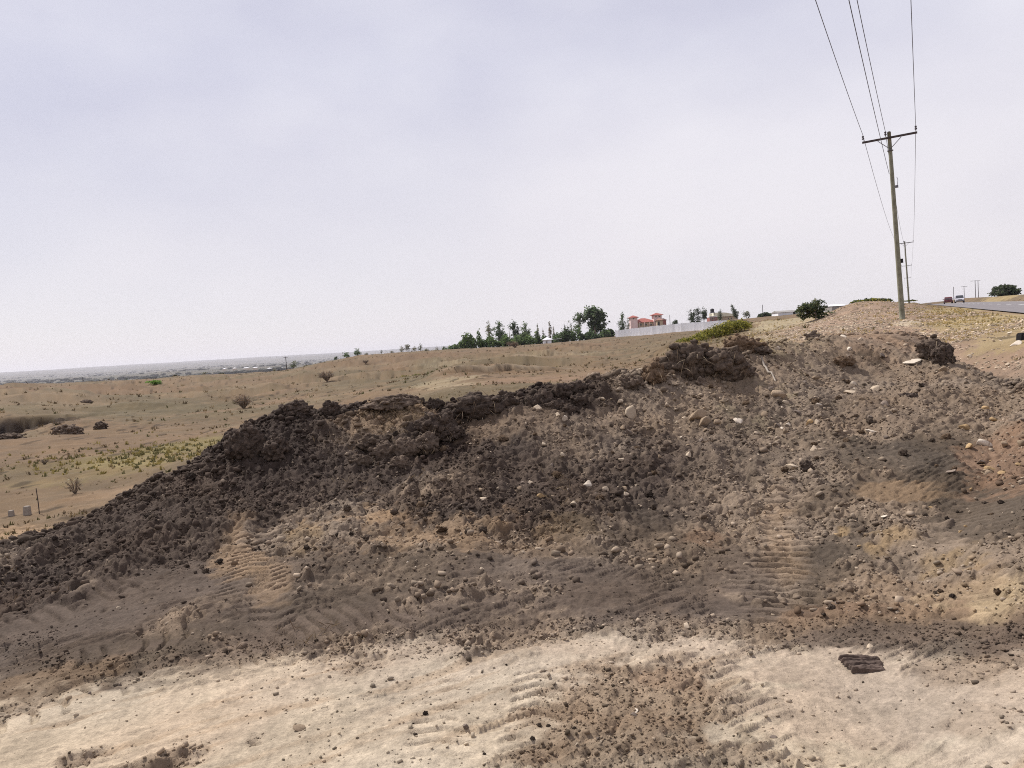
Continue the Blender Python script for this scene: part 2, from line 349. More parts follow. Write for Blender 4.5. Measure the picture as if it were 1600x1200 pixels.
BLOBS = [  # u, v, half width, half height, kind, strength
    # field
    (200, 725, 190, 16, 'fieldgreen', .75), (300, 700, 90, 13, 'fieldgreen', .7), (60, 742, 90, 10, 'fieldolive', .7), (250, 668, 150, 10, 'fieldred', .5), (240, 640, 120, 18, 'fieldolive', .6), (640, 597, 40, 8, 'fieldolive', .8),
    (90, 610, 200, 8, 'fieldred', .6), (330, 600, 120, 6, 'fieldred', .4), (640, 560, 120, 7, 'fieldred', .7), (560, 600, 120, 12, 'fieldolive', .5), (520, 585, 60, 8, 'fieldolive', .6), (850, 545, 200, 5, 'fieldred', .5),
    (1060, 530, 100, 8, 'fieldolive', .4), (830, 560, 160, 5, 'palebank', .35), (850, 596, 180, 12, 'rust', .6), (690, 600, 50, 12, 'palebank', .5),
    (60, 770, 200, 40, 'fieldred', .45), (30, 840, 60, 18, 'tan', .9), (180, 775, 60, 14, 'tan', .3),
    (1180, 535, 60, 12, 'palebank', .6), (1230, 505, 60, 12, 'palebank', .9), (1380, 485, 120, 16, 'hillgravel', .9), (1330, 505, 110, 16, 'hillgravel', .9), (1420, 515, 70, 16, 'hillgravel', .95),
    (1415, 505, 26, 7, 'limestone', .8), (1560, 560, 90, 40, 'hillgravel', .9), (1540, 500, 90, 22, 'verge', .9), (1490, 487, 50, 9, 'verge', .95), (1590, 528, 60, 16, 'verge', .7), (1640, 480, 60, 9, 'verge', .6), (1570, 466, 60, 5, 'verge', .7),
    # heap
    (150, 860, 190, 60, 'dark', 1), (300, 790, 190, 80, 'dark', 1), (480, 720, 170, 100, 'dark', 1), (330, 760, 170, 70, 'dark', 1), (620, 730, 150, 80, 'dark', 1), (750, 750, 120, 80, 'dark', .95),
    (850, 720, 100, 70, 'dark', .8), (950, 770, 90, 80, 'dark', .7), (560, 645, 170, 30, 'dark', 1), (770, 645, 110, 28, 'dark', 1), (880, 622, 80, 28, 'black', .8), (40, 930, 160, 45, 'dark', 1), (230, 890, 200, 50, 'dark', .85), (120, 960, 160, 36, 'dark', .5), (520, 880, 110, 36, 'dark', .6), (1040, 810, 50, 30, 'packdark', .8),
    (760, 634, 70, 20, 'black', .9), (690, 672, 50, 28, 'black', .8), (400, 720, 60, 50, 'black', .45), (620, 655, 60, 22, 'tan', .7), (590, 680, 60, 25, 'brown', .4), (440, 870, 50, 30, 'brown', .6),
    (150, 985, 230, 50, 'packed', .95), (500, 960, 240, 60, 'packed', .9), (760, 955, 230, 45, 'packed', .9), (1000, 930, 200, 45, 'packed', .8), (240, 1010, 160, 30, 'packdark', .7), (330, 930, 150, 50, 'packed', .8), (640, 900, 160, 40, 'packdark', .6), (820, 900, 140, 40, 'packed', .7), (1050, 720, 70, 40, 'dark', .5), (1150, 690, 50, 25, 'dark', .35), (1000, 700, 70, 40, 'dark', .5), (870, 800, 70, 40, 'dark', .6), (1000, 760, 130, 80, 'dark', .6), (900, 685, 100, 40, 'dark', .55), (1100, 715, 80, 40, 'dark', .4), (1180, 640, 40, 20, 'dark', .3), (640, 790, 60, 14, 'dark', .4), (1330, 640, 60, 24, 'dark', .3), (1450, 620, 60, 24, 'dark', .3), (1120, 870, 90, 40, 'packdark', .5), (700, 800, 80, 30, 'dark', .5), (1420, 660, 60, 20, 'dark', .3), (1290, 780, 50, 30, 'packdark', .6), (1180, 960, 120, 26, 'packed', .7), (540, 930, 120, 30, 'packdark', .6),
    (540, 812, 100, 22, 'tan', .8), (660, 840, 130, 22, 'tan', .6), (480, 835, 50, 25, 'ochre', .5), (375, 860, 38, 50, 'tan', .6), (420, 915, 45, 40, 'tan', .4), (900, 830, 70, 22, 'ochre', .4), (860, 850, 100, 20, 'gravel', .6),
    (1000, 840, 100, 40, 'packdark', .5), (1120, 760, 60, 60, 'brown', .5), (760, 660, 40, 20, 'gravel', .5), (830, 660, 60, 25, 'gravel', .6), (900, 690, 60, 30, 'brown', .6),
    (1400, 715, 170, 32, 'packdark', .8), (1560, 800, 110, 65, 'packdark', .82), (1320, 850, 80, 45, 'packdark', .8), (1490, 765, 120, 30, 'packdark', .9), (1400, 770, 60, 18, 'tan', .5), (1280, 890, 60, 70, 'packdark', .7), (1480, 690, 60, 30, 'packdark', .6),
    (1222, 850, 44, 110, 'tan', .38), (1160, 900, 60, 60, 'packed', .6), (1400, 845, 70, 18, 'ochre', .7), (1480, 880, 80, 30, 'ochre', .7), (1510, 955, 95, 38, 'cream', .95), (1315, 832, 22, 14, 'ochre', .9), (1370, 860, 30, 14, 'ochre', .6), (1590, 1000, 60, 40, 'rust', .6),
    (1400, 930, 120, 40, 'gravel', .7), (1585, 700, 60, 70, 'rust', .9), (1530, 640, 60, 30, 'brown', .6), (1100, 840, 40, 24, 'rust', .5), (1350, 980, 140, 30, 'rust', .5), (1250, 700, 60, 40, 'brown', .5), (1350, 560, 120, 40, 'gravel', .35), (1080, 590, 60, 20, 'gravel', .6),
    # loading floor in front
    (960, 1080, 160, 70, 'gravel', .8), (930, 1150, 120, 40, 'gravel', .75), (1060, 1040, 90, 40, 'rust', .4), (250, 1190, 130, 22, 'brown', .9), (130, 1180, 60, 14, 'brown', .7), (40, 1104, 50, 10, 'brown', .5), (50, 1075, 110, 22, 'tan', .35), (1200, 990, 250, 26, 'gravel', .65),
    (1420, 1010, 170, 24, 'packed', .8), (1580, 1060, 90, 36, 'packed', .5), (1300, 1050, 170, 30, 'sandgrey', .9), (1450, 1110, 260, 60, 'sandgrey', .9), (1100, 1010, 120, 22, 'sandgrey', .7), (900, 1012, 170, 18, 'sandgrey', .6), (650, 1020, 120, 20, 'sandgrey', .5),
    (560, 1035, 60, 18, 'gravel', .5), (1000, 1190, 250, 24, 'gravel', .6), (1500, 1050, 60, 20, 'gravel', .5), (1540, 1140, 50, 30, 'gravel', .3), (800, 1190, 40, 14, 'gravel', .5),
]
_BL = []
for u, v, ru, rv, kind, st in BLOBS:
    c = hit(u, v); up_, dn = hit(u, v - rv), hit(u, v + rv)
    dd = c.y
    if kind in ('dark', 'black', 'packdark', 'packed'): ru *= 1.22; rv *= 1.22; up_, dn = hit(u, v - rv), hit(u, v + rv)
    la = min((c - up_).length, .6 * dd + 2, 4 * max((c - dn).length, .02) + .1); lb = (c - dn).length
    ang = math.atan2(c.x, c.y)
    _BL.append((c.x, c.y, ru / FPX * dd, max(la, .06), max(lb, .06), math.sin(ang), math.cos(ang), kind, st, dd))

# wheel and blade marks: start, end (pixels), width px, spacing m, depth m, chevron, kind
TRK = [((1216, 972), (1232, 752), 96, .135, .062, .2), ((372, 935), (402, 822), 74, .115, .030, .6), ((425, 985), (420, 880), 66, .12, .030, -.5), ((826, 1185), (846, 1045), 92, .10, .022, .6), ((1150, 965), (1168, 880), 60, .12, .015, .2),
       ((-40, 1000), (230, 905), 110, .12, .016, .1), ((60, 1040), (330, 985), 90, .12, .02, .3), ((330, 1035), (640, 925), 100, .10, .014, .1), ((560, 985), (700, 930), 80, .12, .024, -.3),
       ((690, 1180), (720, 1060), 110, .11, .018, .35), ((-60, 1150), (220, 1060), 90, .15, .018, .2), ((1570, 880), (1500, 985), 70, .11, .016, .3), ((1480, 870), (1560, 760), 110, .09, .014, .2), ((1330, 720), (1560, 700), 40, .08, .012, .2)]
_TR = []
for a, b, wpx, per, amp, chv in TRK:
    A, B = hit(*a), hit(*b); t = Vector((B.x - A.x, B.y - A.y)); ln = t.length; t /= ln
    _TR.append((A.x, A.y, t.x, t.y, ln, wpx / FPX * (A.y + B.y) / 2, per, amp, chv))

def tracks(x, y):
    """height of the wheel marks and how much of the ground they have rolled flat"""
    h = np.zeros(x.shape); flat = np.zeros(x.shape); cr = np.zeros(x.shape)
    wob = vn(x / .35, y / .35, 201) * .03
    for ax, ay, tx, ty, ln, w, per, amp, chv in _TR:
        s = (x - ax) * tx + (y - ay) * ty; n = (x - ax) * ty - (y - ay) * tx + wob
        if not ((s > -.3) & (s < ln + .3) & (np.abs(n) < w)).any(): continue
        q = n / (w / 2)
        m_ = ss(1.05, .8, np.abs(q)) * ss(-.15, .2, s) * ss(ln + .15, ln - .2, s)
        ph = s / per + chv * np.abs(q) * 1.2 + .12 * vn(x / .4, y / .4, 203)
        f = ph - np.floor(ph)
        rid = 1 - ss(.0, .10, f) * ss(.40, .20, f) - .25 * f
        brk = .25 + .75 * ss(-.7, -.1, fbm(x / .22, y / .22, 205, 2))
        h += (rid - .8) * amp * 1.75 * m_ * brk; flat = np.maximum(flat, m_ * .85); cr = np.maximum(cr, m_ * rid * brk)
    return h, flat, cr

def soil(x, y, sd=None):
    """albedo, roughness, stoniness at ground points"""
    x = np.asarray(x, float); y = np.asarray(y, float); r = np.hypot(x, y); n = len(x)
    k = np.minimum(1.0, 12 / (r + 1e-6))
    w1 = fbm(x / .9 * np.where(r > 13, .25, 1), y / .9 * np.where(r > 13, .25, 1), 301, 4); w2 = fbm(x / .12, y / .12, 311, 3)
    c = np.empty((n, 3)); ro = np.empty(n); st = np.empty(n)
    def lay(kind, w):
        nonlocal c, ro, st
        a, b, s_ = SOIL[kind]; w_ = w[:, None]
        c = c * (1 - w_) + a * w_; ro = ro * (1 - w) + b * w; st = st * (1 - w) + s_ * w
    c[:] = SOIL['sand'][0]; ro[:] = SOIL['sand'][1]; st[:] = SOIL['sand'][2]
    lay('sandgrey', ss(-.2, .7, w1) * .6)
    st2 = fbm((x * .86 + y * .5) / .8, (-x * .5 + y * .86) / .10, 347, 4)
    lay('tan', ss(.15, .75, st2 + .3 * w1) * .42)
    fl = fbm(x / 7, y / 7, 321, 4); fs = fbm(x / 22, y / 22, 331, 3)
    az = np.arctan2(x, y)
    fw = ss(7.5, 9.5, r + .5 * w1); lay('field', fw)
    lay('fieldred', fw * ss(-.1, .6, fl) * .6); lay('fieldolive', fw * ss(.05, .7, -fl + .3 * fs) * .7)
    lay('hillgravel', ss(.30, .40, az) * ss(9, 12, r) * ss(120, 70, r) * .8)
    lay('hillgravel', ss(.60, .74, az + .05 * w1) * ss(2.5, 4.5, r) * .8)
    lay('valley', ss(330, 700, r)); lay('ridge', ss(330, 700, r) * ss(-.1, .3, fbm(x / 260, y / 90, 341, 4)) * .8)
    bw = bank_w(x, y)
    lay('pit', ss(.02, .3, bw) * .85)  # shade of the pit wall put into the soil as a darker albedo
    if sd is not None:
        stk = fbm((x * .8 + y * .6) / .9, (y * .8 - x * .6) / .13, 345, 3)
        hw = ss(-.28 - .2 * ss(0, 2, x), .24 + .1 * ss(0, 2, x), sd + .24 * w1 + .12 * w2 + .26 * stk)
        lay('brown', hw)
    for cx, cy, rx, ra, rb, sn, cs, kind, s_, dd in _BL:
        ext = max(rx, ra, rb) * 2.0
        if dd < 13: sel = (np.abs(x - cx) < ext) & (np.abs(y - cy) < ext)
        else: sel = (np.abs(x - cx) < ext * 1.3) & (np.abs(y - cy) < ext * 1.3)
        idx = np.nonzero(sel)[0]
        if len(idx) == 0: continue
        dx = x[idx] - cx; dy = y[idx] - cy
        p = dx * cs - dy * sn; q = dx * sn + dy * cs
        e = np.sqrt((p / rx) ** 2 + np.where(q > 0, q / ra, q / rb) ** 2)
        sc = .6 if kind in ('tan', 'ochre', 'gravel', 'rust', 'cream', 'brown') else .5
        w = ss(1.15, .55, e + sc * w1[idx] + .34 * w2[idx]) * s_
        a, b, t_ = SOIL[kind]; w_ = w[:, None]
        c[idx] = c[idx] * (1 - w_) + a * w_; ro[idx] = ro[idx] * (1 - w) + b * w; st[idx] = st[idx] * (1 - w) + t_ * w
    tx, ty = (LEDGE_B.xy - LEDGE_A.xy).normalized(); ls = (x - LEDGE_A.x) * tx + (y - LEDGE_A.y) * ty; ln = -(x - LEDGE_A.x) * ty + (y - LEDGE_A.y) * tx + .5 * vn(ls / 1.7, ls * 0, 81)
    lay('limestone', ss(-.1, .1, ln) * ss(1.1, .3, ln + .5 * w1) * ss(-.5, 1, ls) * ss(18, 14, ls) * .4 * ss(-.5, .3, w1))
    # grain
    g1 = fbm(x / .045, y / .045, 351, 2); g2 = fbm(x / .28, y / .28, 361, 3)
    g3 = fbm(x / 1.3, y / 1.3, 371, 3)
    far = ss(9, 16, r)
    c = c * (1 + (.13 * g1 * (1 - far) + .12 * g2 + .14 * g3 * far + .07 * w1))[:, None]
    # little dark and pale flecks in the open field
    f1, i1 = worley(x / .55, y / 1.1, 381)
    fk = ss(.42, .2, f1) * (i1 < .22) * far * ss(200, 120, r) * ss(.0, .5, fl + .35)
    c = c * (1 - .5 * fk)[:, None]
    # clay tint drifts
    c = c * (1 + np.outer(vn(x / .6, y / .6, 391), np.array((.03, .0, -.04))))
    return np.clip(c, .012, .8), ro, st

def detail(x, y, ro, heapw):
    """height of clods, scrapes and ripples"""
    r = np.hypot(x, y)
    th, flat, cr = tracks(x, y)
    near = ss(24, 14, r)
    k = ro * (1 - flat)
    rl = fbm((x * .86 + y * .5) / .55, (-x * .5 + y * .86) / .075, 401, 3); rip = np.clip(1 - np.abs(rl) * 2.2, 0, 1) ** 2 * ss(-.3, .4, fbm(x / .5, y / .5, 403, 2))
    h = th + near * (.045 * fbm(x / .7, y / .7, 411, 4) * (.25 + k) + (.014 + .016 * ss(.105, .16, ro)) * rip * ss(.55, .2, ro) * (1 - flat) + .006 * fbm(x / .1, y / .1, 421, 3) * (.35 + k))
    rock = near * k
    h = h + rock * (.42 * lumps(x, y, 431, .30, .16) + .50 * lumps(x, y, 441, .14, .30) + .62 * lumps(x, y, 451, .07, .5) + .55 * lumps(x, y, 461, .036, .7) + .022 * fbm(x / .055, y / .055, 465, 3) - .05 * np.clip(1 - np.abs(fbm(x / .16, y / .16, 467, 3)) * 3, 0, 1))
    # loosened gullies running down the heap
    h = h + heapw * (.07 * fbm(x / .35, y / 1.2, 471, 3) + .06 * fbm(x / 1.1, y / 1.1, 475, 3)) * ss(.3, .8, ro)
    far = ss(11, 18, r)
    h = h + far * (.06 * fbm(x / 1.4, y / 1.4, 481, 4) + .20 * fbm(x / 6, y / 6, 491, 3) * ss(20, 45, r) * ss(.30, .2, np.arctan2(x, y)) + .06 * lumps(x, y, 495, .5, .3) * ss(60, 30, r)) * ss(600, 200, r)
    tr = fbm(x / 13, y / 6, 505, 4); tw = ss(52, 64, r) * ss(150, 110, r) * ss(.1, -.05, np.arctan2(x, y) - .12) * (1 - ss(.01, .1, bank_w(x, y)))
    for lv, am in ((-.28, .42), (.02, .60), (.30, .55)): h = h + tw * am * (ss(-.06, .06, tr - lv + .1 * vn(x / 1.1, y / 1.1, 507)) - .5) * (.5 + .5 * vn(x / 5, y / 5, 509))
    h = h + ss(300, 2500, r) * 9 * fbm(x / 900, y / 900, 497, 4)
    h = h + ss(-.02, .3, bank_w(x, y)) * .35 * fbm(x / .8, y / .5, 499, 3)
    s, n = road_sn(x, y); h = h * np.where((s > -100) & (s < 320), 1 - .93 * ss(6.5, 3.7, np.abs(n)), 1)
    return h, cr

def full_height(x, y):
    x = np.atleast_1d(np.asarray(x, float)); y = np.atleast_1d(np.asarray(y, float))
    zg = ground_base(x, y); zh, sd = heap_base(x, y, zg)
    c, ro, st = soil(x, y, sd); hw = ss(0, .5, sd)
    d, cr = detail(x, y, ro, hw)
    return np.maximum(zg, zh) + d, c, ro, st, sd
def H(x, y): return float(full_height(x, y)[0][0])

def grid_faces(nr, nc, keep=None, wrap=False):
    i = np.arange(nr - 1)[:, None] * nc; j = np.arange(nc if wrap else nc - 1)[None]
    a = i + j; b = i + (j + 1) % nc
    F = np.stack([a, b, b + nc, a + nc], -1).reshape(-1, 4)
    if keep is not None: F = F[keep[F].all(1)]
    return F

# ------------------------------------------------------------------ materials
def new_mat(name):
    mt = bpy.data.materials.new(name); mt.use_nodes = True
    nt = mt.node_tree; b = nt.nodes["Principled BSDF"]; b.inputs["Specular IOR Level"].default_value = .25
    return mt, nt, b
def soil_material():
    mt, nt, b = new_mat("soil")
    N, L = nt.nodes.new, nt.links.new
    at = N("ShaderNodeAttribute"); at.attribute_name = "soil_colour"
    geo = N("ShaderNodeNewGeometry")
    n1 = N("ShaderNodeTexNoise"); n1.inputs["Scale"].default_value = 55; n1.inputs["Detail"].default_value = 5; n1.inputs["Roughness"].default_value = .7
    L(geo.outputs["Position"], n1.inputs["Vector"])
    m1 = N("ShaderNodeMapRange"); m1.inputs[1].default_value = .25; m1.inputs[2].default_value = .75; m1.inputs[3].default_value = .72; m1.inputs[4].default_value = 1.28
    L(n1.outputs["Fac"], m1.inputs[0])
    vo = N("ShaderNodeTexVoronoi"); vo.inputs["Scale"].default_value = 42; L(geo.outputs["Position"], vo.inputs["Vector"])
    sp = N("ShaderNodeSeparateColor"); L(vo.outputs["Color"], sp.inputs[0])
    peb = N("ShaderNodeMapRange"); peb.inputs[1].default_value = .86; peb.inputs[2].default_value = .99; peb.inputs[3].default_value = 1.0; peb.inputs[4].default_value = 1.12
    L(sp.outputs[0], peb.inputs[0])
    mul = N("ShaderNodeMath"); mul.operation = 'MULTIPLY'; L(m1.outputs[0], mul.inputs[0]); L(peb.outputs[0], mul.inputs[1])
    mixc = N("ShaderNodeMixRGB"); mixc.blend_type = 'MULTIPLY'; mixc.inputs[0].default_value = 1
    cc = N("ShaderNodeCombineColor")
    for k in range(3): L(mul.outputs[0], cc.inputs[k])
    L(at.outputs["Color"], mixc.inputs[1]); L(cc.outputs[0], mixc.inputs[2]); L(mixc.outputs[0], b.inputs["Base Color"])
    b.inputs["Roughness"].default_value = .95; b.inputs["Specular IOR Level"].default_value = .12
    bp = N("ShaderNodeBump"); bp.inputs["Strength"].default_value = .8; bp.inputs["Distance"].default_value = .016
    n2 = N("ShaderNodeTexNoise"); n2.inputs["Scale"].default_value = 38; n2.inputs["Detail"].default_value = 6; n2.inputs["Roughness"].default_value = .72
    L(geo.outputs["Position"], n2.inputs["Vector"]); L(n2.outputs["Fac"], bp.inputs["Height"]); L(bp.outputs[0], b.inputs["Normal"])
    return mt
def noisy_mat(name, c1, c2, scale=8.0, rough=.85, bump=.3, spec=.2, metal=0.0, detail=4, dist=.01, rand=0.0, coord="Object"):
    mt, nt, b = new_mat(name); N, L = nt.nodes.new, nt.links.new
    tc = N("ShaderNodeTexCoord"); n = N("ShaderNodeTexNoise"); n.inputs["Scale"].default_value = scale; n.inputs["Detail"].default_value = detail; n.inputs["Roughness"].default_value = .6
    L(tc.outputs[coord], n.inputs["Vector"])
    mr = N("ShaderNodeMapRange"); mr.inputs[1].default_value = .3; mr.inputs[2].default_value = .7; L(n.outputs["Fac"], mr.inputs[0])
    mx = N("ShaderNodeMixRGB"); mx.inputs[1].default_value = (*c1, 1); mx.inputs[2].default_value = (*c2, 1); L(mr.outputs[0], mx.inputs[0])
    out = mx.outputs[0]
    if rand:
        oi = N("ShaderNodeObjectInfo"); m2 = N("ShaderNodeMapRange"); m2.inputs[3].default_value = 1 - rand; m2.inputs[4].default_value = 1 + rand; L(oi.outputs["Random"], m2.inputs[0])
        cc = N("ShaderNodeCombineColor"); [L(m2.outputs[0], cc.inputs[k]) for k in range(3)]
        mm = N("ShaderNodeMixRGB"); mm.blend_type = 'MULTIPLY'; mm.inputs[0].default_value = 1; L(out, mm.inputs[1]); L(cc.outputs[0], mm.inputs[2]); out = mm.outputs[0]
    L(out, b.inputs["Base Color"]); b.inputs["Roughness"].default_value = rough; b.inputs["Specular IOR Level"].default_value = spec; b.inputs["Metallic"].default_value = metal
    if bump:
        bp = N("ShaderNodeBump"); bp.inputs["Strength"].default_value = bump; bp.inputs["Distance"].default_value = dist; L(n.outputs["Fac"], bp.inputs["Height"]); L(bp.outputs[0], b.inputs["Normal"])
    return mt
def attr_mat(name, rough=.8, trans=0.0, spec=.1):
    """colour varies leaf by leaf (or crumb by crumb) with an attribute on the mesh"""
    mt, nt, b = new_mat(name); N, L = nt.nodes.new, nt.links.new
    at = N("ShaderNodeAttribute"); at.attribute_name = "soil_colour"; L(at.outputs["Color"], b.inputs["Base Color"])
    b.inputs["Roughness"].default_value = rough; b.inputs["Specular IOR Level"].default_value = spec
    if trans:
        tr = N("ShaderNodeBsdfTranslucent"); L(at.outputs["Color"], tr.inputs["Color"]); ms = N("ShaderNodeMixShader"); ms.inputs[0].default_value = trans
        L(b.outputs[0], ms.inputs[1]); L(tr.outputs[0], ms.inputs[2]); L(ms.outputs[0], nt.nodes["Material Output"].inputs["Surface"])
    return mt
M = {}
M['soil'] = soil_material()

# ------------------------------------------------------------------ ground sheet
th = np.concatenate([np.linspace(-180, -46, 34)[:-1], np.linspace(-46, 46, 1040), np.linspace(46, 180, 34)[1:-1]])
rad = np.concatenate([[.03, .3, .7, 1.1], np.arange(1.5, 6.6, .0145), np.geomspace(6.62, 60, 360), np.geomspace(61, 15500, 200)])
RR, TT = np.meshgrid(rad, np.radians(th), indexing='ij')
gx = (RR * np.sin(TT)).ravel(); gy = (RR * np.cos(TT)).ravel()
zg = ground_base(gx, gy); sdg = poly_sd(gx, gy, HPOLY)
c_, ro_, st_ = soil(gx, gy, sdg)
dt, cr = detail(gx, gy, ro_, ss(0, .5, sdg))
dt = np.where(sdg > .3, -.12, dt)
c_ = c_ * (1 + .10 * cr)[:, None]
ground = mesh_obj("ground", np.c_[gx, gy, zg + dt], grid_faces(len(rad), len(th), wrap=True), M['soil'], smooth=True, col=c_)
tag(ground, "dry sandy ground and grazed field reaching to the hazy ridge", "ground", kind="structure")

# ------------------------------------------------------------------ the heap
th = np.radians(np.linspace(-41, 42, 1060)); rad = np.concatenate([np.arange(3.4, 13, .0165), np.arange(13, 21, .035)])
RR, TT = np.meshgrid(rad, th, indexing='ij'); hx = (RR * np.sin(TT)).ravel(); hy = (RR * np.cos(TT)).ravel()
sdh = poly_sd(hx, hy, HPOLY); keep = sdh > -.34
idx = np.nonzero(keep)[0]; remap = -np.ones(len(hx), dtype=np.int64); remap[idx] = np.arange(len(idx))
F = remap[grid_faces(len(rad), len(th), keep)]
hx, hy = hx[idx], hy[idx]
zh, sd = heap_base(hx, hy)
c_, ro_, st_ = soil(hx, hy, sd); dt, cr = detail(hx, hy, ro_, ss(0, .5, sd))
c_ = c_ * (1 + .10 * cr)[:, None]
dt = dt * ss(-.3, .25, sd) 
heap = mesh_obj("soil_heap", np.c_[hx, hy, zh + dt], F, M['soil'], smooth=False, col=c_)
tag(heap, "long heap of dark dumped soil and stones ridged across the sandy yard", "soil heap")

# ------------------------------------------------------------------ more materials
M['tarmac'] = noisy_mat("tarmac", srgb(108, 103, 104), srgb(126, 120, 120), 1.5, .8, .2, .3)
M['roadpaint'] = noisy_mat("road_paint", (.62, .61, .58), (.8, .79, .76), 3, .7, 0)
M['wood'] = noisy_mat("pole_wood", srgb(108, 106, 90), srgb(142, 140, 122), 3.0, .85, .25)
M['wooddark'] = noisy_mat("dark_timber", srgb(58, 50, 50), srgb(84, 74, 72), 6, .85, .2)
M['steel'] = noisy_mat("galvanised_steel", srgb(90, 88, 96), srgb(120, 118, 124), 5, .55, .1, .4, .5)
M['porcelain'] = noisy_mat("insulator_glaze", srgb(46, 38, 48), srgb(70, 58, 66), 8, .35, 0, .5)
M['wire'] = noisy_mat("wire", srgb(70, 70, 86), srgb(92, 92, 104), 2, .6, 0, .3)
M['stonepale'] = noisy_mat("pale_stone", srgb(164, 146, 126), srgb(198, 182, 160), 14, .9, .5, .1, 0, 5, .01, .18)
M['stonewhite'] = noisy_mat("white_stone", srgb(186, 172, 154), srgb(214, 202, 186), 14, .9, .4, .1, 0, 5, .01, .1)
M['stonetan'] = noisy_mat("tan_stone", srgb(128, 111, 94), srgb(164, 145, 122), 12, .9, .6, .1, 0, 5, .012, .2)
M['stoneochre'] = noisy_mat("ochre_stone", srgb(148, 124, 92), srgb(182, 154, 116), 12, .9, .6, .1, 0, 5, .012, .15)
M['stonegrey'] = noisy_mat("grey_stone", srgb(104, 92, 84), srgb(142, 128, 116), 12, .9, .6, .1, 0, 5, .012, .2)
M['clod'] = noisy_mat("dark_clod", tuple(A_(84, 72, 64, .72)), tuple(A_(150, 132, 116, .76)), 18, .97, .9, .08, 0, 6, .02, .2)
M['clodblack'] = noisy_mat("black_clod", tuple(A_(64, 56, 52, .72)), tuple(A_(126, 110, 98, .74)), 22, .97, 1.0, .08, 0, 6, .02, .15)
M['clodbrown'] = noisy_mat("brown_clod", tuple(A_(112, 92, 76, .7)), tuple(A_(160, 136, 112, .7)), 18, .97, .9, .08, 0, 6, .02, .15)
M['plank'] = noisy_mat("weathered_bark", srgb(70, 60, 54), srgb(104, 90, 82), 20, .9, .6, .1, 0, 6, .006)
M['concrete'] = noisy_mat("concrete", srgb(136, 126, 116), srgb(164, 154, 142), 20, .9, .3)
M['blackstuff'] = noisy_mat("black_rubber", srgb(28, 26, 28), srgb(48, 44, 46), 12, .8, .2)
M['sheetwhite'] = noisy_mat("white_sheet_metal", srgb(218, 220, 226), srgb(240, 240, 242), .7, .6, 0, .3, 0, 3, .01, .12)
M['sheetgrey'] = noisy_mat("grey_sheet_metal", srgb(130, 126, 122), srgb(156, 150, 144), .8, .6, 0, .3, 0, 3)
M['wallcream'] = noisy_mat("cream_plaster", srgb(172, 152, 128), srgb(198, 180, 156), .8, .9, 0)
M['wallpink'] = noisy_mat("pink_plaster", srgb(214, 186, 182), srgb(228, 206, 202), .8, .9, 0)
M['wallred'] = noisy_mat("red_plaster", srgb(150, 96, 90), srgb(172, 116, 108), .8, .9, 0)
M['roofred'] = noisy_mat("red_roof_tiles", srgb(146, 84, 76), srgb(170, 106, 96), 1.5, .8, .1)
M['roofbrown'] = noisy_mat("brown_roof_tiles", srgb(140, 104, 92), srgb(164, 126, 112), 1.5, .8, .1)
M['roofwhite'] = noisy_mat("white_roof", srgb(214, 214, 220), srgb(236, 234, 236), .8, .5, 0)
M['roofyellow'] = noisy_mat("pale_yellow_roof", srgb(206, 200, 176), srgb(222, 216, 194), .8, .6, 0)
M['dark'] = noisy_mat("dark_opening", (.02, .02, .022), (.035, .033, .035), 3, .6, 0)
M['tank'] = noisy_mat("black_plastic_tank", srgb(34, 32, 38), srgb(52, 50, 56), 2, .5, 0, .4)
M['glass'] = noisy_mat("window_glass", (.03, .032, .036), (.05, .052, .056), 1, .12, 0, .5)
M['carred'] = noisy_mat("dark_red_paint", srgb(86, 30, 36), srgb(100, 38, 44), 1, .3, 0, .5)
M['carwhite'] = noisy_mat("silver_white_paint", srgb(190, 188, 196), srgb(206, 204, 210), 1, .3, 0, .5)
M['cardark'] = noisy_mat("dark_grey_paint", srgb(60, 56, 60), srgb(74, 70, 74), 1, .3, 0, .5)
M['tyre'] = noisy_mat("tyre_rubber", (.02, .02, .021), (.03, .03, .031), 8, .85, 0)
M['lamp'] = noisy_mat("lamp_lens", (.6, .6, .6), (.75, .75, .74), 2, .15, 0, .5)
M['bark'] = noisy_mat("tree_bark", srgb(96, 82, 70), srgb(150, 136, 122), 4, .9, .3)
M['leaf'] = attr_mat("leaves", .7, .45)
M['straw'] = attr_mat("dry_straw", .85, .2)
M['crumb'] = attr_mat("soil_crumb", .95)

# ------------------------------------------------------------------ road
def road_strip(name, s0, s1, n0, n1, dz, mat, step=6.0):
    ss_ = np.linspace(s0, s1, max(2, int((s1 - s0) / step) + 1)); V = []
    for s in ss_:
        for n in (n0, n1):
            q = RD0 + RDD * s + RDN * n; V.append((q.x, q.y, float(road_z(s)) + dz))
    V = np.array(V); k = np.arange(len(ss_) - 1) * 2
    return V, np.c_[k, k + 1, k + 3, k + 2]
V, F = road_strip("road", -95, 330, -3.3, 3.9, 0.0, None)
road = mesh_obj("road", V, F, M['tarmac'])
tag(road, "grey tarmac road climbing to the crest past the poles", "road", kind="structure")
mk = MB()
for s in np.arange(-92, 320, 9.0):
    V, F = road_strip("", s, s + 3.6, -.08, .08, .006, None, 3); mk.add(V, [tuple(f) for f in F])
for n in (3.6,):
    V, F = road_strip("", -95, 330, n - .06, n + .06, .006, None); mk.add(V, [tuple(f) for f in F])
lines = mk.build("road_markings", M['roadpaint']); tag(lines, "white dashed centre line and far edge line painted along the road", "road markings", kind="structure")

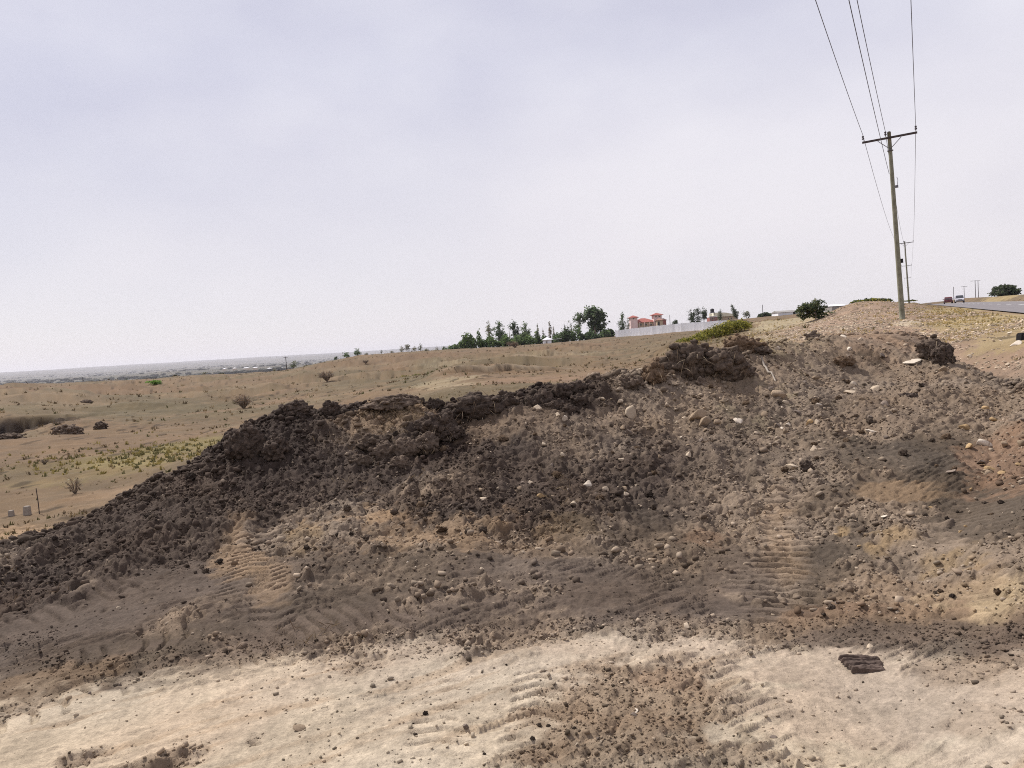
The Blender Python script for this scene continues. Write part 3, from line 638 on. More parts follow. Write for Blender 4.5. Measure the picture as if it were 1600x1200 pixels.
# ------------------------------------------------------------------ stones and clods
def ico(sub):
    bm = bmesh.new(); bmesh.ops.create_icosphere(bm, subdivisions=sub, radius=1)
    V = np.array([v.co[:] for v in bm.verts]); F = np.array([[v.index for v in f.verts] for f in bm.faces]); bm.free(); return V, F
IC1, IC2, IC3, IC4, IC5 = [ico(i) for i in (1, 2, 3, 4, 5)]
def rock_shape(seed, ic=IC3, cuts=15, flat=.62, rough=.05):
    g = np.random.default_rng(seed); V = ic[0].copy()
    for _ in range(cuts):
        n = g.normal(size=3); n /= np.linalg.norm(n); d = g.uniform(.30, .70)
        q = V @ n; V -= np.outer(np.maximum(q - d, 0) * .93, n)
    V = V + rough * np.array([mnoise.noise_vector(Vector(p) * 2.2 + Vector((seed, 0, 0)))[:] for p in V])
    V = V * np.array((1.0, g.uniform(.45, .85), flat * g.uniform(.7, 1.2)))
    return V / np.abs(V[:, 0]).max()
def clod_shape(seed, ic=IC4, amp=.4, fine=.12, sc=(1, .8, .7)):
    V = ic[0].copy(); out = []
    for p in V:
        q = Vector(p) + Vector((seed * 3.7, seed * 1.3, 0))
        a = mnoise.fractal(q * 1.5, 1.0, 2.1, 4)
        c = mnoise.voronoi(q * 3.1)[0]; c2 = mnoise.voronoi(q * 7.5)[0]
        b = 1 + amp * a + amp * .8 * (.5 - c[0]) + .22 * mnoise.noise(q * .9 + Vector((9, 2, 4))) + fine * (.5 - 1.1 * c2[0]) + .05 * mnoise.noise(q * 15) + .16 * mnoise.fractal(q * 4.2, .9, 2.1, 3)
        out.append(p * b)
    return np.array(out) * np.array(sc)
def clod_mesh(seed, core=IC4, amp=.3, fine=.1, sc=(1, .8, .7), n=260):
    """one lump of dug soil: a broken core with crumbs of every size stuck in its skin"""
    g = np.random.default_rng(seed + 900); V = clod_shape(seed, core, amp * 1.15, fine, (1, 1, 1)); Vs = [V]; Fs = [core[1]]; off = len(V)
    pick = g.integers(len(V), size=n); rad = .07 + .32 * g.uniform(0, 1, n) ** 1.9
    bv, bf = IC2
    for k in range(n):
        r = rad[k]; A = g.normal(size=(3, 3)); Q, _ = np.linalg.qr(A); w = bv * g.uniform(.62, 1.25, (len(bv), 1)) * g.uniform(.6, 1.2, 3)
        w = np.clip(w, -.62, .62) @ Q * r + V[pick[k]] * (1 + g.uniform(-.6, .35) * r); Vs.append(w); Fs.append(bf + off); off += len(bv)
    return np.concatenate(Vs) * np.array(sc), np.concatenate(Fs)
ROCKS = {k: [mesh_data(k, rock_shape(40 + i * 7 + h), IC3[1], M[k]) for i in range(6)] for h, k in enumerate(('stonepale', 'stonewhite', 'stonetan', 'stoneochre', 'stonegrey'))}
CLODS = {k: [mesh_data(k, *clod_mesh(11 + i * 5 + h, IC3, n=70), M[k]) for i in range(5)] for h, k in enumerate(('clod', 'clodblack', 'clodbrown'))}
def put(name, me, u, v, wpx, hk=1.0, sink=.3, rz=None, tilt=.35, label=None, cat=None, group=None, loc=None, yk=1.0):
    c = Vector(loc) if loc is not None else hit(u, v)
    o = bpy.data.objects.new(name, me); COL.objects.link(o)
    w = wpx / FPX * c.y / 2 if wpx else 1
    z = H(c.x, c.y); o.scale = (w, w * yk, w * hk)
    o.location = (c.x, c.y, z + w * hk * (.55 - sink))
    o.rotation_euler = (random.uniform(-tilt, tilt), random.uniform(-tilt, tilt), random.uniform(0, 6.28) if rz is None else rz)
    return tag(o, label, cat, group)
GST = "loose stones of the heap and yard"
named = [  # u, v, width px, material, height factor, label
    (983, 650, 22, 'stonepale', 1.2, "pale wedge-shaped stone standing upright below the root-bound clod"), (1151, 662, 19, 'stonewhite', 1.1, "sharp white stone tilted on the slope below the big ridge clod"),
    (1092, 657, 25, 'stonetan', .9, "rounded tan boulder overlapped by a slightly smaller one"), (1103, 665, 20, 'stonetan', .9, "rounded tan stone resting against a larger tan boulder"),
    (884, 660, 11, 'stonewhite', .8, "small white stone under the black lumps of the ridge"), (839, 647, 15, 'stonepale', .9, "grey tan stone beside the black sod wall"),
    (1428, 564, 30, 'stonewhite', .5, "broad flat pale slab below the dark root clod"), (1363, 608, 24, 'stonepale', .7, "pale tan block on the stony slope below the tall pole"),
    (1330, 619, 20, 'stonepale', .6, "tan stone with flat top beside the pale tan block"), (1215, 621, 24, 'stonetan', .6, "flat tan slab lying near the pale stick"),
    (1266, 655, 14, 'stoneochre', 1.2, "yellowish upright stone in a dark hollow next to a pinkish one"), (1278, 658, 15, 'stonepale', .8, "pinkish stone in a dark hollow next to a yellowish one"),
    (1361, 665, 18, 'stonewhite', .7, "whitish chunk half buried in a dark lump"), (1382, 635, 16, 'stonegrey', .9, "grey stone at the lower edge of the stony slope"),
    (1239, 730, 20, 'stonepale', 1.0, "pale angular stone beside a round dark clod"), (1273, 703, 15, 'stonepale', .9, "pale stone above the round dark clod"),
    (1538, 696, 24, 'stonewhite', 1.0, "pale grey lumpy stone at the edge of the reddish rubble"), (1552, 729, 26, 'stoneochre', .6, "flat ochre slab at the foot of the reddish rubble"),
    (1564, 739, 18, 'stoneochre', .8, "orange stone leaning on the flat ochre slab"), (1596, 690, 28, 'stonetan', 1.0, "large tan boulder in the reddish rubble"), (1486, 742, 24, 'stonegrey', .5, "flat grey brown stone pressed into the rolled dark soil"),
    (845, 777, 12, 'stoneochre', .9, "smooth tan stone near a tuft of straw on the dark slope"), (917, 758, 14, 'stonewhite', .9, "whitish crumbly lump on the dark middle slope"),
    (895, 785, 18, 'stonepale', .5, "flat pale stone on the dark middle slope"), (755, 778, 18, 'stonepale', .9, "pale grey chunk at the edge of the tan shelf"), (752, 768, 20, 'stonetan', .9, "tan boulder above the pale grey chunk"),
    (1308, 948, 13, 'stonegrey', .8, "grey stone beside the ribbed wheel track"), (1358, 1020, 15, 'stonepale', .7, "pale stone just behind the slab of bark"), (728, 1139, 14, 'stonegrey', 1.5, "dark triangular stone standing on the pale sand"),
    (470, 1138, 20, 'stonetan', .7, "tan stone lying alone on the smooth pale sand"), (186, 1068, 10, 'stonegrey', 1.0, "dark stone on pale sand with a second dark stone close by"), (140, 1082, 8, 'stonegrey', 1.0, "smaller dark stone on pale sand with crumbs round it"),
    (990, 1127, 14, 'stonegrey', 1.0, "dark stone touching a white stone on the gravel patch"), (995, 1115, 13, 'stonewhite', .8, "white stone touching a dark stone on the gravel patch"), (1211, 1154, 15, 'stonegrey', .7, "dark lump in a shallow dent of the sand"),
    (187, 949, 10, 'stonepale', .9, "pale pebble on the smooth dark apron of the heap"), (10, 856, 28, 'stonewhite', .6, "long white stone at the tapering end of the heap"), (1073, 978, 14, 'stonepale', .9, "pale stone on the brown edge of the sand"),
    (995, 585, 26, 'stonepale', .7, "pale stone at the top of the ridge beside the big clod"), (1317, 529, 13, 'stonewhite', 1.1, "white angular stone on the crest below the gravel bank"), (1343, 531, 18, 'stonepale', .7, "pale flat stone on the crest below the gravel bank"),
    (1590, 538, 20, 'stonewhite', .4, "flat white slab under a small black block"), (1555, 662, 14, 'stoneochre', .9, "orange brown stone above the reddish rubble"), (1486, 818, 13, 'stonegrey', .8, "grey tan stone near the orange patch"),
    (1385, 815, 14, 'stonewhite', .5, "flat white stone paired with another above the orange soil"), (1408, 815, 14, 'stonewhite', .8, "chunky white stone paired with a flat one above the orange soil"), (1150, 826, 17, 'stonetan', .6, "reddish flat stone left of the ribbed wheel track".replace("left of", "beside")),
]
for i, (u, v, w, k, hk, lab) in enumerate(named):
    put("stone", ROCKS[k][i % 6], u, v, w * 1.15, hk * 1.15, .42, None, .3, lab, "stone", GST)
def scatter(n, u0, u1, v0, v1, wmin, wmax, kinds, lab, name="stone", cat="stone", group=GST, pw=1.5, lib=ROCKS, clump=.0, onheap=False):
    k = 0; cx = []
    while k < n:
        if clump and cx and random.random() < clump:
            a, b = random.choice(cx); u = a + random.gauss(0, 22); v = b + random.gauss(0, 10)
        else:
            u, v = random.uniform(u0, u1), random.uniform(v0, v1); cx.append((u, v))
        if not (u0 <= u <= u1 and v0 <= v <= v1): continue
        if onheap:
            q = hit(u, v)
            if q.y > 17 or float(poly_sd(np.array([q.x]), np.array([q.y]), HPOLY)[0]) < .05: continue
        w = wmin + (wmax - wmin) * random.random() ** pw
        put(name, random.choice(lib[random.choice(kinds)]), u, v, w, random.uniform(.7, 1.2), .2, None, .5, lab, cat, group); k += 1
ST3 = ['stonepale', 'stonetan', 'stonetan', 'stonegrey', 'stonewhite']
scatter(52, 1180, 1480, 535, 690, 5, 15, ST3, "small stone lying loose on the stony brown slope below the tall pole", clump=.45, onheap=True)
scatter(55, 930, 1240, 600, 740, 5, 15, ST3, "small stone lying loose below the root-bound clod", clump=.5, onheap=True)
scatter(32, 760, 1000, 625, 800, 5, 13, ['stonepale', 'stonetan', 'stonegrey', 'stonegrey'], "small stone among dark soil on the middle of the heap", clump=.4, onheap=True)
scatter(22, 1500, 1600, 630, 770, 6, 20, ['stonetan', 'stoneochre', 'stonetan', 'stonegrey'], "small brown stone in the reddish rubble at the heap's end", clump=.4)
scatter(22, 1290, 1600, 790, 920, 4, 11, ['stoneochre', 'stonepale', 'stonetan'], "small stone on the churned orange soil", clump=.5)
scatter(16, 1420, 1600, 520, 600, 5, 11, ['stonewhite', 'stonepale'], "small pale stone on the gravel beside the verge")
scatter(14, 500, 760, 790, 900, 4, 9, ['stonepale', 'stonewhite', 'stonetan'], "small stone on the tan shelf of the heap")
scatter(22, 850, 1100, 1040, 1190, 4, 10, ['stonegrey', 'stonetan', 'stonepale'], "small stone on the gravel patch in the sand", clump=.3)

GCL = "dark clods turned up along the heap"
roots_cols = [srgb(190, 172, 146), srgb(160, 140, 114), srgb(120, 100, 82)]
def blades(n, centre, spread, length, width, up, cols, droop=.5):
    """thin tapering straws, world coordinates"""
    V = []; F = []; C = []
    g = RNG
    for _ in range(n):
        p = np.array(centre) + g.normal(size=3) * np.array(spread); d = np.array(up) + g.normal(size=3) * .55; d /= np.linalg.norm(d)
        l = length * g.uniform(.5, 1.3); s = np.cross(d, g.normal(size=3)); s /= np.linalg.norm(s) + 1e-9; b = len(V)
        dr = np.array((0, 0, -1)) * droop * l * g.uniform(.1, .6)
        q1 = p + d * l * .55; q2 = p + d * l + dr
        V += [p - s * width / 2, p + s * width / 2, q1 + s * width * .4, q1 - s * width * .4, q2]
        F += [(b, b + 1, b + 2, b + 3), (b + 3, b + 2, b + 4)]
        c = np.array(cols[g.integers(len(cols))]) * g.uniform(.7, 1.2); C += [c] * 5
    return V, F, C
def clod_thing(u, v, wpx, hpx, kind, seed, label, roots=0, big=True, d=None, sc=None, rootup=(0, -.4, -.6)):
    c = hit(u, v + hpx * .35) if d is None else P(u, v, d)
    w = wpx / FPX * c.y / 2; h = hpx / FPX * c.y / 2
    V, F = clod_mesh(seed, IC4, .42, .12, (w * .92, max(w * .5, h * .65), h * .98), 150 if big else 70)
    me = mesh_data("clod", V, F, M[kind])
    o = bpy.data.objects.new("soil_clod", me); COL.objects.link(o)
    pz = P(u, v, c.y).z
    o.location = (c.x, c.y, pz - h * .1); tag(o, label, "soil clod", GCL)
    if roots:
        Vr = []; Fr = []; Cr = []
        for k in range(roots):
            t = random.uniform(-.85, .85); q = (t * w, -max(w * .55, h * .7) * random.uniform(.55, .85) * math.sqrt(1 - t * t), random.uniform(-.3, .8) * h)
            a, b, cc = blades(2, q, (.02, .01, .02), h * 1.1, .0055, rootup, roots_cols, .4); n = len(Vr); Vr += a; Fr += [tuple(i + n for i in f) for f in b]; Cr += cc
        mesh_obj("roots", np.array(Vr), Fr, M['straw'], o, False, np.array(Cr))
    return o
clod_thing(1075, 566, 84, 58, 'clod', 3, "big dark root-bound clod on the ridge, hollow side to the camera".replace(", hollow side to the camera", " with pale roots"), 16)
clod_thing(1137, 570, 74, 50, 'clod', 5, "dark root-bound clod joined to the big rooty one on the ridge", 10)
clod_thing(1160, 540, 56, 34, 'clodbrown', 7, "rounded brown clod perched behind the root-bound pair", 0)
clod_thing(1192, 548, 26, 14, 'clod', 8, "low dark clod beside the rounded brown one", 0, False)
clod_thing(1456, 546, 50, 32, 'clod', 9, "dark rooty clod on the crest below the tall pole", 6)
clod_thing(1474, 556, 30, 36, 'clodblack', 10, "black hanging clod at the end of the crest by the gravel", 4)
clod_thing(745, 636, 84, 44, 'clodblack', 12, "long black sod wall with straws on the ridge", 22)
clod_thing(790, 632, 42, 38, 'clodblack', 13, "shorter black sod lump next to the long sod wall", 5)
clod_thing(682, 666, 60, 48, 'clodblack', 14, "black sod block overgrown with grey straws on the slope", 16)
clod_thing(704, 674, 44, 26, 'clodblack', 15, "flat black sod piece under the straw-covered block", 3)
clod_thing(466, 640, 44, 28, 'clodblack', 16, "pointed dark clod breaking the skyline of the low ridge", 0)
clod_thing(516, 640, 30, 24, 'clodblack', 17, "dark clod on the ridge next to the pointed one", 0)
clod_thing(610, 630, 70, 24, 'clod', 18, "long low dark clod on the ridge above the dry grass", 4)
clod_thing(680, 632, 24, 20, 'clodblack', 19, "small dark clod between the dry grass and the sod wall", 0, False)
clod_thing(388, 690, 62, 54, 'clodblack', 20, "overhanging dark clod where the ridge drops away", 0)
clod_thing(432, 702, 44, 40, 'clodblack', 21, "eroded dark clod below the drop of the ridge", 0)
clod_thing(1023, 586, 36, 40, 'clodbrown', 22, "brown column of soil with roots beside the big clod", 8)
clod_thing(985, 600, 36, 26, 'clod', 23, "dark shelf of soil below the crest next to the brown column", 0)
for i, (u, v, w, h) in enumerate(((832, 630, 26, 26), (852, 622, 30, 26), (876, 614, 34, 30), (900, 606, 30, 24), (928, 603, 34, 22), (868, 634, 24, 20), (905, 625, 30, 22), (936, 618, 24, 18), (890, 640, 22, 16))):
    clod_thing(u, v, w, h, 'clodblack', 30 + i, "black lump in the broken row of lumps along the middle ridge", 0, False)
for i, (u, v, w, h) in enumerate(((560, 722, 34, 24), (600, 706, 40, 30), (638, 700, 36, 34), (668, 694, 36, 34), (582, 690, 40, 26), (625, 722, 30, 22))):
    clod_thing(u, v, w, h, 'clod', 50 + i, "brown black lump in the eroded step below the dry grass", 0, False)
clod_thing(1261, 729, 24, 20, 'clodblack', 60, "round dark clod beside a pale angular stone", 0, False)
clod_thing(1095, 599, 20, 18, 'clod', 61, "small dark clod in the shade under the big rooty clod", 0, False)
clod_thing(1318, 564, 34, 18, 'clodbrown', 62, "brown lump on the upper stony slope near the gravel bank", 0, False)
clod_thing(1270, 528, 26, 18, 'clod', 63, "brown lump on the crest between two gravel slopes", 0, False)
clod_thing(1420, 622, 30, 18, 'clodblack', 64, "dark lump in the middle of the stony slope", 0, False)
scatter(60, 60, 620, 690, 900, 6, 17, ['clod', 'clodblack', 'clod'], "dark soil lump lying loose on the long dark slope", "soil_clod", "soil clod", GCL, 2.0, CLODS, 0, True)
scatter(45, 640, 1060, 660, 840, 5, 16, ['clod', 'clodblack', 'clodbrown'], "dark soil lump among stones on the middle slope", "soil_clod", "soil clod", GCL, 2.0, CLODS, 0, True)
scatter(45, 1060, 1520, 560, 740, 5, 14, ['clodbrown', 'clod', 'clodbrown'], "brown soil lump on the stony slope", "soil_clod", "soil clod", GCL, 2.0, CLODS, 0, True)
scatter(26, 1240, 1600, 780, 1010, 5, 13, ['clod', 'clodblack', 'clodbrown'], "dark soil lump around the orange soil", "soil_clod", "soil clod", GCL, 2.0, CLODS, .3)
scatter(16, 640, 960, 1030, 1180, 4, 9, ['clod', 'clodblack'], "dark soil lump lying on the pale sand", "soil_clod", "soil clod", GCL, 2.0, CLODS)
# clods out in the field
for u, v, w, h, d, lab in ((106, 677, 36, 20, 33, "long dark clod lying in the field in front of the pit"), (121, 670, 16, 16, 33.5, "upright dark clod touching the long clod in the field"), (157, 664, 18, 12, 37, "round black clod alone in the field beside the pit"), (12, 684, 40, 10, 31, "low dark clod in the field below the dug pit"), (88, 622, 16, 6, 75, "small dark clod on the far side of the pit"), (136, 634, 16, 6, 60, "small dark hump above the end of the pit")):
    c = P(u, v, d); z = H(c.x, c.y)
    ww = w / FPX * d / 2; hh = h / FPX * d / 2
    V, F = clod_mesh(int(u) + 3, IC4, .4, .12, (ww, ww * .7, hh * 1.1), 200); o = mesh_obj("soil_clod", V, F, M['clod']); o.location = (c.x, c.y, z + hh * .6); tag(o, lab, "soil clod", GCL)

# ------------------------------------------------------------------ crumbs and chips nobody could count
def crumbs(name, pts, sizes, cols, label, flat=.75):
    n = len(pts); bv, bf = IC1; nv = len(bv)
    g = RNG
    A = g.normal(size=(n, 4)); A /= np.linalg.norm(A, axis=1)[:, None]; a, b, c, d = A.T
    Rm = np.stack([1 - 2 * (c * c + d * d), 2 * (b * c - a * d), 2 * (b * d + a * c), 2 * (b * c + a * d), 1 - 2 * (b * b + d * d), 2 * (c * d - a * b), 2 * (b * d - a * c), 2 * (c * d + a * b), 1 - 2 * (b * b + c * c)], -1).reshape(n, 3, 3)
    sc = g.uniform(.42, 1.25, (n, 1, 3)); jit = g.uniform(.55, 1.25, (n, nv, 1))
    V = np.clip(bv[None] * jit * 1.25, -.68, .68) * sc * 1.15; V = np.einsum('nij,nvj->nvi', Rm, V); V[..., 2] *= flat
    V = V * sizes[:, None, None] + pts[:, None]
    F = (bf[None] + (np.arange(n) * nv)[:, None, None]).reshape(-1, 3)
    C = np.repeat(cols, nv, 0)
    o = mesh_obj(name, V.reshape(-1, 3), F, M['crumb'], col=C); tag(o, label, "soil crumbs", kind="stuff"); return o
def sample_polar(n, a0, a1, r0, r1, p=1.0):
    a = RNG.uniform(R(a0), R(a1), n); r = r0 + (r1 - r0) * RNG.uniform(0, 1, n) ** p
    return r * np.sin(a), r * np.cos(a)
x, y = sample_polar(230000, -40, 40, 4.0, 15.5, .9)
h, c, ro, st, sd = full_height(x, y); _, flat, _ = tracks(x, y)
cl = ss(-.5, .5, fbm(x / .5, y / .5, 601, 3))
k = (RNG.uniform(0, 1, len(x)) < np.clip(1.15 * ro ** 1.7 * (1 - .85 * flat) * (.3 + .7 * cl), 0.008, 1)) & (sd > -.1)
x, y, h, c, st, ro = x[k], y[k], h[k], c[k], st[k], ro[k]
s = .0045 + (.017 * RNG.uniform(0, 1, len(x)) ** 3.6 + .032 * RNG.uniform(0, 1, len(x)) ** 40) * (.35 + .85 * ro)
pale = RNG.uniform(0, 1, len(x)) < st * .30
col = c * RNG.uniform(.72, 1.3, (len(x), 1)); pc = np.array(srgb(176, 158, 138))[None] * RNG.uniform(.45, .95, (len(x), 1))
col = np.where(pale[:, None], pc, col); s = np.where(pale, s * .75 + .003, s)
rx, ry, rs = [], [], []
for (ua, va, da), (ub, vb, db) in zip(HPX[1:26], HPX[2:27]):
    for _ in range(330):
        t = random.random(); a = P(ua + (ub - ua) * t, va + (vb - va) * t, da + (db - da) * t); rr = math.hypot(a.x, a.y); k = 1 + (random.gauss(-.12, .30)) / rr
        rx.append(a.x * k); ry.append(a.y * k); rs.append(.012 + .055 * random.random() ** 3)
rx, ry, rs = map(np.array, (rx, ry, rs)); rh, rc, _, rst, _ = full_height(rx, ry)
x = np.r_[x, rx]; y = np.r_[y, ry]; h = np.r_[h, rh]; s = np.r_[s, rs]; col = np.r_[col, rc * RNG.uniform(.7, 1.15, (len(rx), 1))]
cx_, cy_ = sample_polar(60000, -40, 40, 5.0, 15, .9); ch, cc, cro, cst, csd = full_height(cx_, cy_); k = (RNG.uniform(0, 1, len(cx_)) < np.clip(cst - .15, 0, 1) * .40 * ss(-.1, .7, fbm(cx_ / .6, cy_ / .6, 641, 3))) & (csd > 0)
cx_, cy_, ch, cc = cx_[k], cy_[k], ch[k], cc[k]; cs_ = .012 + .035 * RNG.uniform(0, 1, len(cx_)) ** 2.2
x = np.r_[x, cx_]; y = np.r_[y, cy_]; h = np.r_[h, ch]; s = np.r_[s, cs_]; col = np.r_[col, np.where(RNG.uniform(0, 1, (len(cx_), 1)) < .35, np.array(srgb(172, 154, 134))[None] * RNG.uniform(.45, .9, (len(cx_), 1)), cc * RNG.uniform(.7, 1.25, (len(cx_), 1)))]
crumbs("soil_crumbs", np.c_[x, y, h + s * .25], s, col, "crumbs of dark and brown soil covering the slopes of the heap")
x, y = sample_polar(85000, -40, 40, 2.4, 6.5, 1.2)
h, c, ro, st, sd = full_height(x, y); cl = ss(.0, .6, fbm(x / .45, y / .45, 611, 3))
k = (RNG.uniform(0, 1, len(x)) < np.clip(.02 + .9 * ss(.12, .5, ro + .1 * st) + .1 * cl + .7 * ss(-.4, .05, sd), 0, 1)) & (sd < .25)
x, y, h, c = x[k], y[k], h[k], c[k]
s = .0018 + .008 * RNG.uniform(0, 1, len(x)) ** 4 + .014 * RNG.uniform(0, 1, len(x)) ** 16
dk = RNG.uniform(0, 1, len(x)) < .2
col = np.where(dk[:, None], c * RNG.uniform(.3, .6, (len(x), 1)), c * RNG.uniform(.75, 1.15, (len(x), 1)))
crumbs("gravel", np.c_[x, y, h + s * .3], s, col, "fine gravel and crumbs sprinkled over the pale sand")
# pale chips on the bank under the pole and on the verge
x, y = sample_polar(120000, 17, 40, 11, 75, 1.5)
h, c, ro, st, sd = full_height(x, y); cl = ss(-.4, .5, fbm(x / 1.6, y / 1.6, 621, 3)); r_ = np.hypot(x, y)
sr, nr_ = road_sn(x, y)
k = (RNG.uniform(0, 1, len(x)) < st * (.2 + .8 * cl)) & (sd < -.2) & (np.abs(nr_) > 4)
x, y, h, c, r_ = x[k], y[k], h[k], c[k], r_[k]
s = (.012 + .05 * RNG.uniform(0, 1, len(x)) ** 3) * np.clip(r_ / 22, .7, 1.6)
col = np.array(srgb(206, 186, 162))[None] * RNG.uniform(.22, 1.0, (len(x), 1))
crumbs("stone_chips", np.c_[x, y, h], s, col, "pale flat stone chips strewn over the bank below the poles", .45)

# ------------------------------------------------------------------ small things in the yard
def plank():
    c = hit(1350, 1046); nx, ny = 60, 34; V = []; F = []
    for top in (1, 0):
        for j in range(ny):
            for i in range(nx):
                a = i / (nx - 1) - .5; b = j / (ny - 1) - .5
                wdt = 1 + .05 * math.sin(j * .9) ; edge = .06 * mnoise.noise((j * .35, 3, 0))
                x_ = a * (.185 + .02 * math.sin(b * 5)) * wdt + edge * .06; y_ = b * .15 + a * -.02 + .006 * mnoise.noise((i * .2, b * 3, 5))
                z_ = 0
                if top:
                    g = mnoise.fractal((a * 2.2, b * 9, 1.7), 1, 2, 4); z_ = .027 + .010 * g
                    for off, sl in ((-.12, .12), (.18, .10), (.32, -.05)):
                        t = b - off - sl * a - .03 * mnoise.noise((a * 6, off, 2)); z_ -= .013 * math.exp(-(t / .035) ** 2)
                    e = max(abs(a), abs(b)); z_ *= 1 - max(0, (e - .44) / .06) ** 2 * .8
                V.append((x_, y_, z_))
    n = nx * ny
    for j in range(ny - 1):
        for i in range(nx - 1):
            k = j * nx + i; F.append((k, k + 1, k + nx + 1, k + nx)); F.append((n + k, n + k + nx, n + k + nx + 1, n + k + 1))
    bord = list(range(nx)) + [j * nx + nx - 1 for j in range(1, ny)] + [(ny - 1) * nx + i for i in range(nx - 2, -1, -1)] + [j * nx for j in range(ny - 2, 0, -1)]
    for a, b in zip(bord, bord[1:] + bord[:1]): F.append((a, n + a, n + b, b))
    o = mesh_obj("bark_slab", np.array(V), F, M['plank'], smooth=False); o.location = (c.x, c.y, H(c.x, c.y) + .004); o.rotation_euler = (.10, .03, -.06)
    tag(o, "grooved brown slab of old bark lying flat on the sand", "wood piece")
plank()
a, b = hit(1190, 566), hit(1212, 596)
mb = MB(); pts = []
for i in range(7):
    q = a.lerp(b, i / 6); pts.append((q.x + .008 * math.sin(i * 2), q.y, H(q.x, q.y) + .03 + .006 * math.cos(i * 3)))
mb.tube(pts, [.016, .017, .015, .015, .013, .012, .009], 8); o = mb.build("stick", M['concrete'], smooth=True); tag(o, "thin pale stick lying across the stony slope beside the brown clod", "stick")
c = hit(1595, 530); bm = bmesh.new(); bmesh.ops.create_cube(bm, size=1)
for v_ in bm.verts: v_.co = Vector((v_.co.x * .15 * (1 - .2 * (v_.co.z > 0)), v_.co.y * .12, v_.co.z * .15 + .06 + .02 * (v_.co.x > 0)))
bmesh.ops.bevel(bm, geom=list(bm.edges), offset=.015, segments=2, affect='EDGES'); me = bpy.data.meshes.new("black_block"); bm.to_mesh(me); bm.free(); me.materials.append(M['blackstuff'])
o = bpy.data.objects.new("rubber_block", me); COL.objects.link(o); o.location = (c.x, c.y, H(c.x, c.y)); o.rotation_euler = (0, .1, .5); tag(o, "small black block standing on the gravel by a flat white slab", "block")
for u, v, w, h, lab in ((18, 808, 7, 10, "shorter concrete peg by the end of the heap"), (43, 806, 9, 14, "taller concrete peg standing next to the iron stake")):
    c = P(u, v, 13.6); z = H(c.x, c.y); mb = MB(); ww = w / FPX * 13.6 / 2; hh = h / FPX * 13.6
    V = [(x_ * ww * (1 if zz < .5 else .85), y_ * ww * (1 if zz < .5 else .85), zz * hh) for zz in (-.5, .93, 1) for x_, y_ in ((-1, -1), (1, -1), (1, 1), (-1, 1))]
    V[8:] = [(x_ * .8, y_ * .8, z_) for x_, y_, z_ in V[8:]]
    mb.add(V, [(0, 1, 5, 4), (1, 2, 6, 5), (2, 3, 7, 6), (3, 0, 4, 7), (4, 5, 9, 8), (5, 6, 10, 9), (6, 7, 11, 10), (7, 4, 8, 11), (8, 9, 10, 11)])
    o = mb.build("concrete_peg", M['concrete']); o.location = (c.x, c.y, z); tag(o, lab, "marker peg", "concrete marker pegs")
c = P(62, 806, 13.6); z = H(c.x, c.y); mb = MB(); mb.tube([(0, 0, -.1), (-.004, 0, .2), (-.02, 0, .47)], [.008, .008, .007], 6); o = mb.build("iron_stake", M['wooddark']); o.location = (c.x, c.y, z); tag(o, "thin dark iron stake standing in the field edge next to two pegs", "stake")

# ------------------------------------------------------------------ dry grass and tufts in the field
def tuft_mesh(name, x, y, h, size, cols, nb, width, label, lean=.6):
    n = len(x); g = RNG
    az = g.uniform(0, 2 * np.pi, (n, nb)); tl = g.uniform(.1, lean, (n, nb)); L_ = size[:, None] * g.uniform(.5, 1.2, (n, nb))
    off = g.normal(size=(n, nb, 2)) * size[:, None, None] * .22
    bx = x[:, None] + off[..., 0]; by = y[:, None] + off[..., 1]; bz = np.repeat(h[:, None], nb, 1) - .02 * size[:, None]
    dx, dy, dz = np.cos(az) * np.sin(tl), np.sin(az) * np.sin(tl), np.cos(tl)
    wa = g.uniform(0, 2 * np.pi, (n, nb)); w = (width * size)[:, None] * g.uniform(.6, 1.3, (n, nb)); wx, wy = np.cos(wa) * w, np.sin(wa) * w
    V = np.stack([np.stack([bx - wx, by - wy, bz], -1), np.stack([bx + wx, by + wy, bz], -1),
                  np.stack([bx + dx * L_ * .6 + wx * .6, by + dy * L_ * .6 + wy * .6, bz + dz * L_ * .6], -1), np.stack([bx + dx * L_ * 1.1, by + dy * L_ * 1.1, bz + dz * L_ * .85], -1)], 2).reshape(-1, 3)
    k = np.arange(n * nb) * 4; F = np.c_[k, k + 1, k + 2, k + 3]
    C = np.repeat(np.repeat(cols[:, None], nb, 1) * g.uniform(.7, 1.25, (n, nb, 1)), 4, axis=1).reshape(-1, 3)
    o = mesh_obj(name, V, F, M['straw'], col=C); return tag(o, label, "grass", kind="stuff")
x, y = sample_polar(42000, -43, 22, 12.5, 190, 2.0)
h, c, ro, st, sd = full_height(x, y); d1 = fbm(x / 5, y / 5, 701, 4); d2 = fbm(x / 1.6, y / 1.6, 711, 3); r_ = np.hypot(x, y)
k = (RNG.uniform(0, 1, len(x)) < .02 + .55 * ss(.05, .6, d1 * .6 + d2 * .6)) & (sd < -.5) & (bank_w(x, y) < .2)
x, y, h, c, r_, d1 = x[k], y[k], h[k], c[k], r_[k], d1[k]
gk = RNG.uniform(0, 1, (len(x), 1)); cols = np.where(gk < .42, np.array(srgb(116, 98, 74)) * .75, np.where(gk < .75, np.array(srgb(168, 146, 112)) * .75, np.array(srgb(112, 108, 70)) * .7))
sz = (.06 + .16 * RNG.uniform(0, 1, len(x)) ** 2.5) * np.clip(r_ / 40, .5, 1.7)
tuft_mesh("dry_grass", x, y, h, sz, cols, 6, .16, "thin dry grass and small tufts all over the field behind the heap", .9)
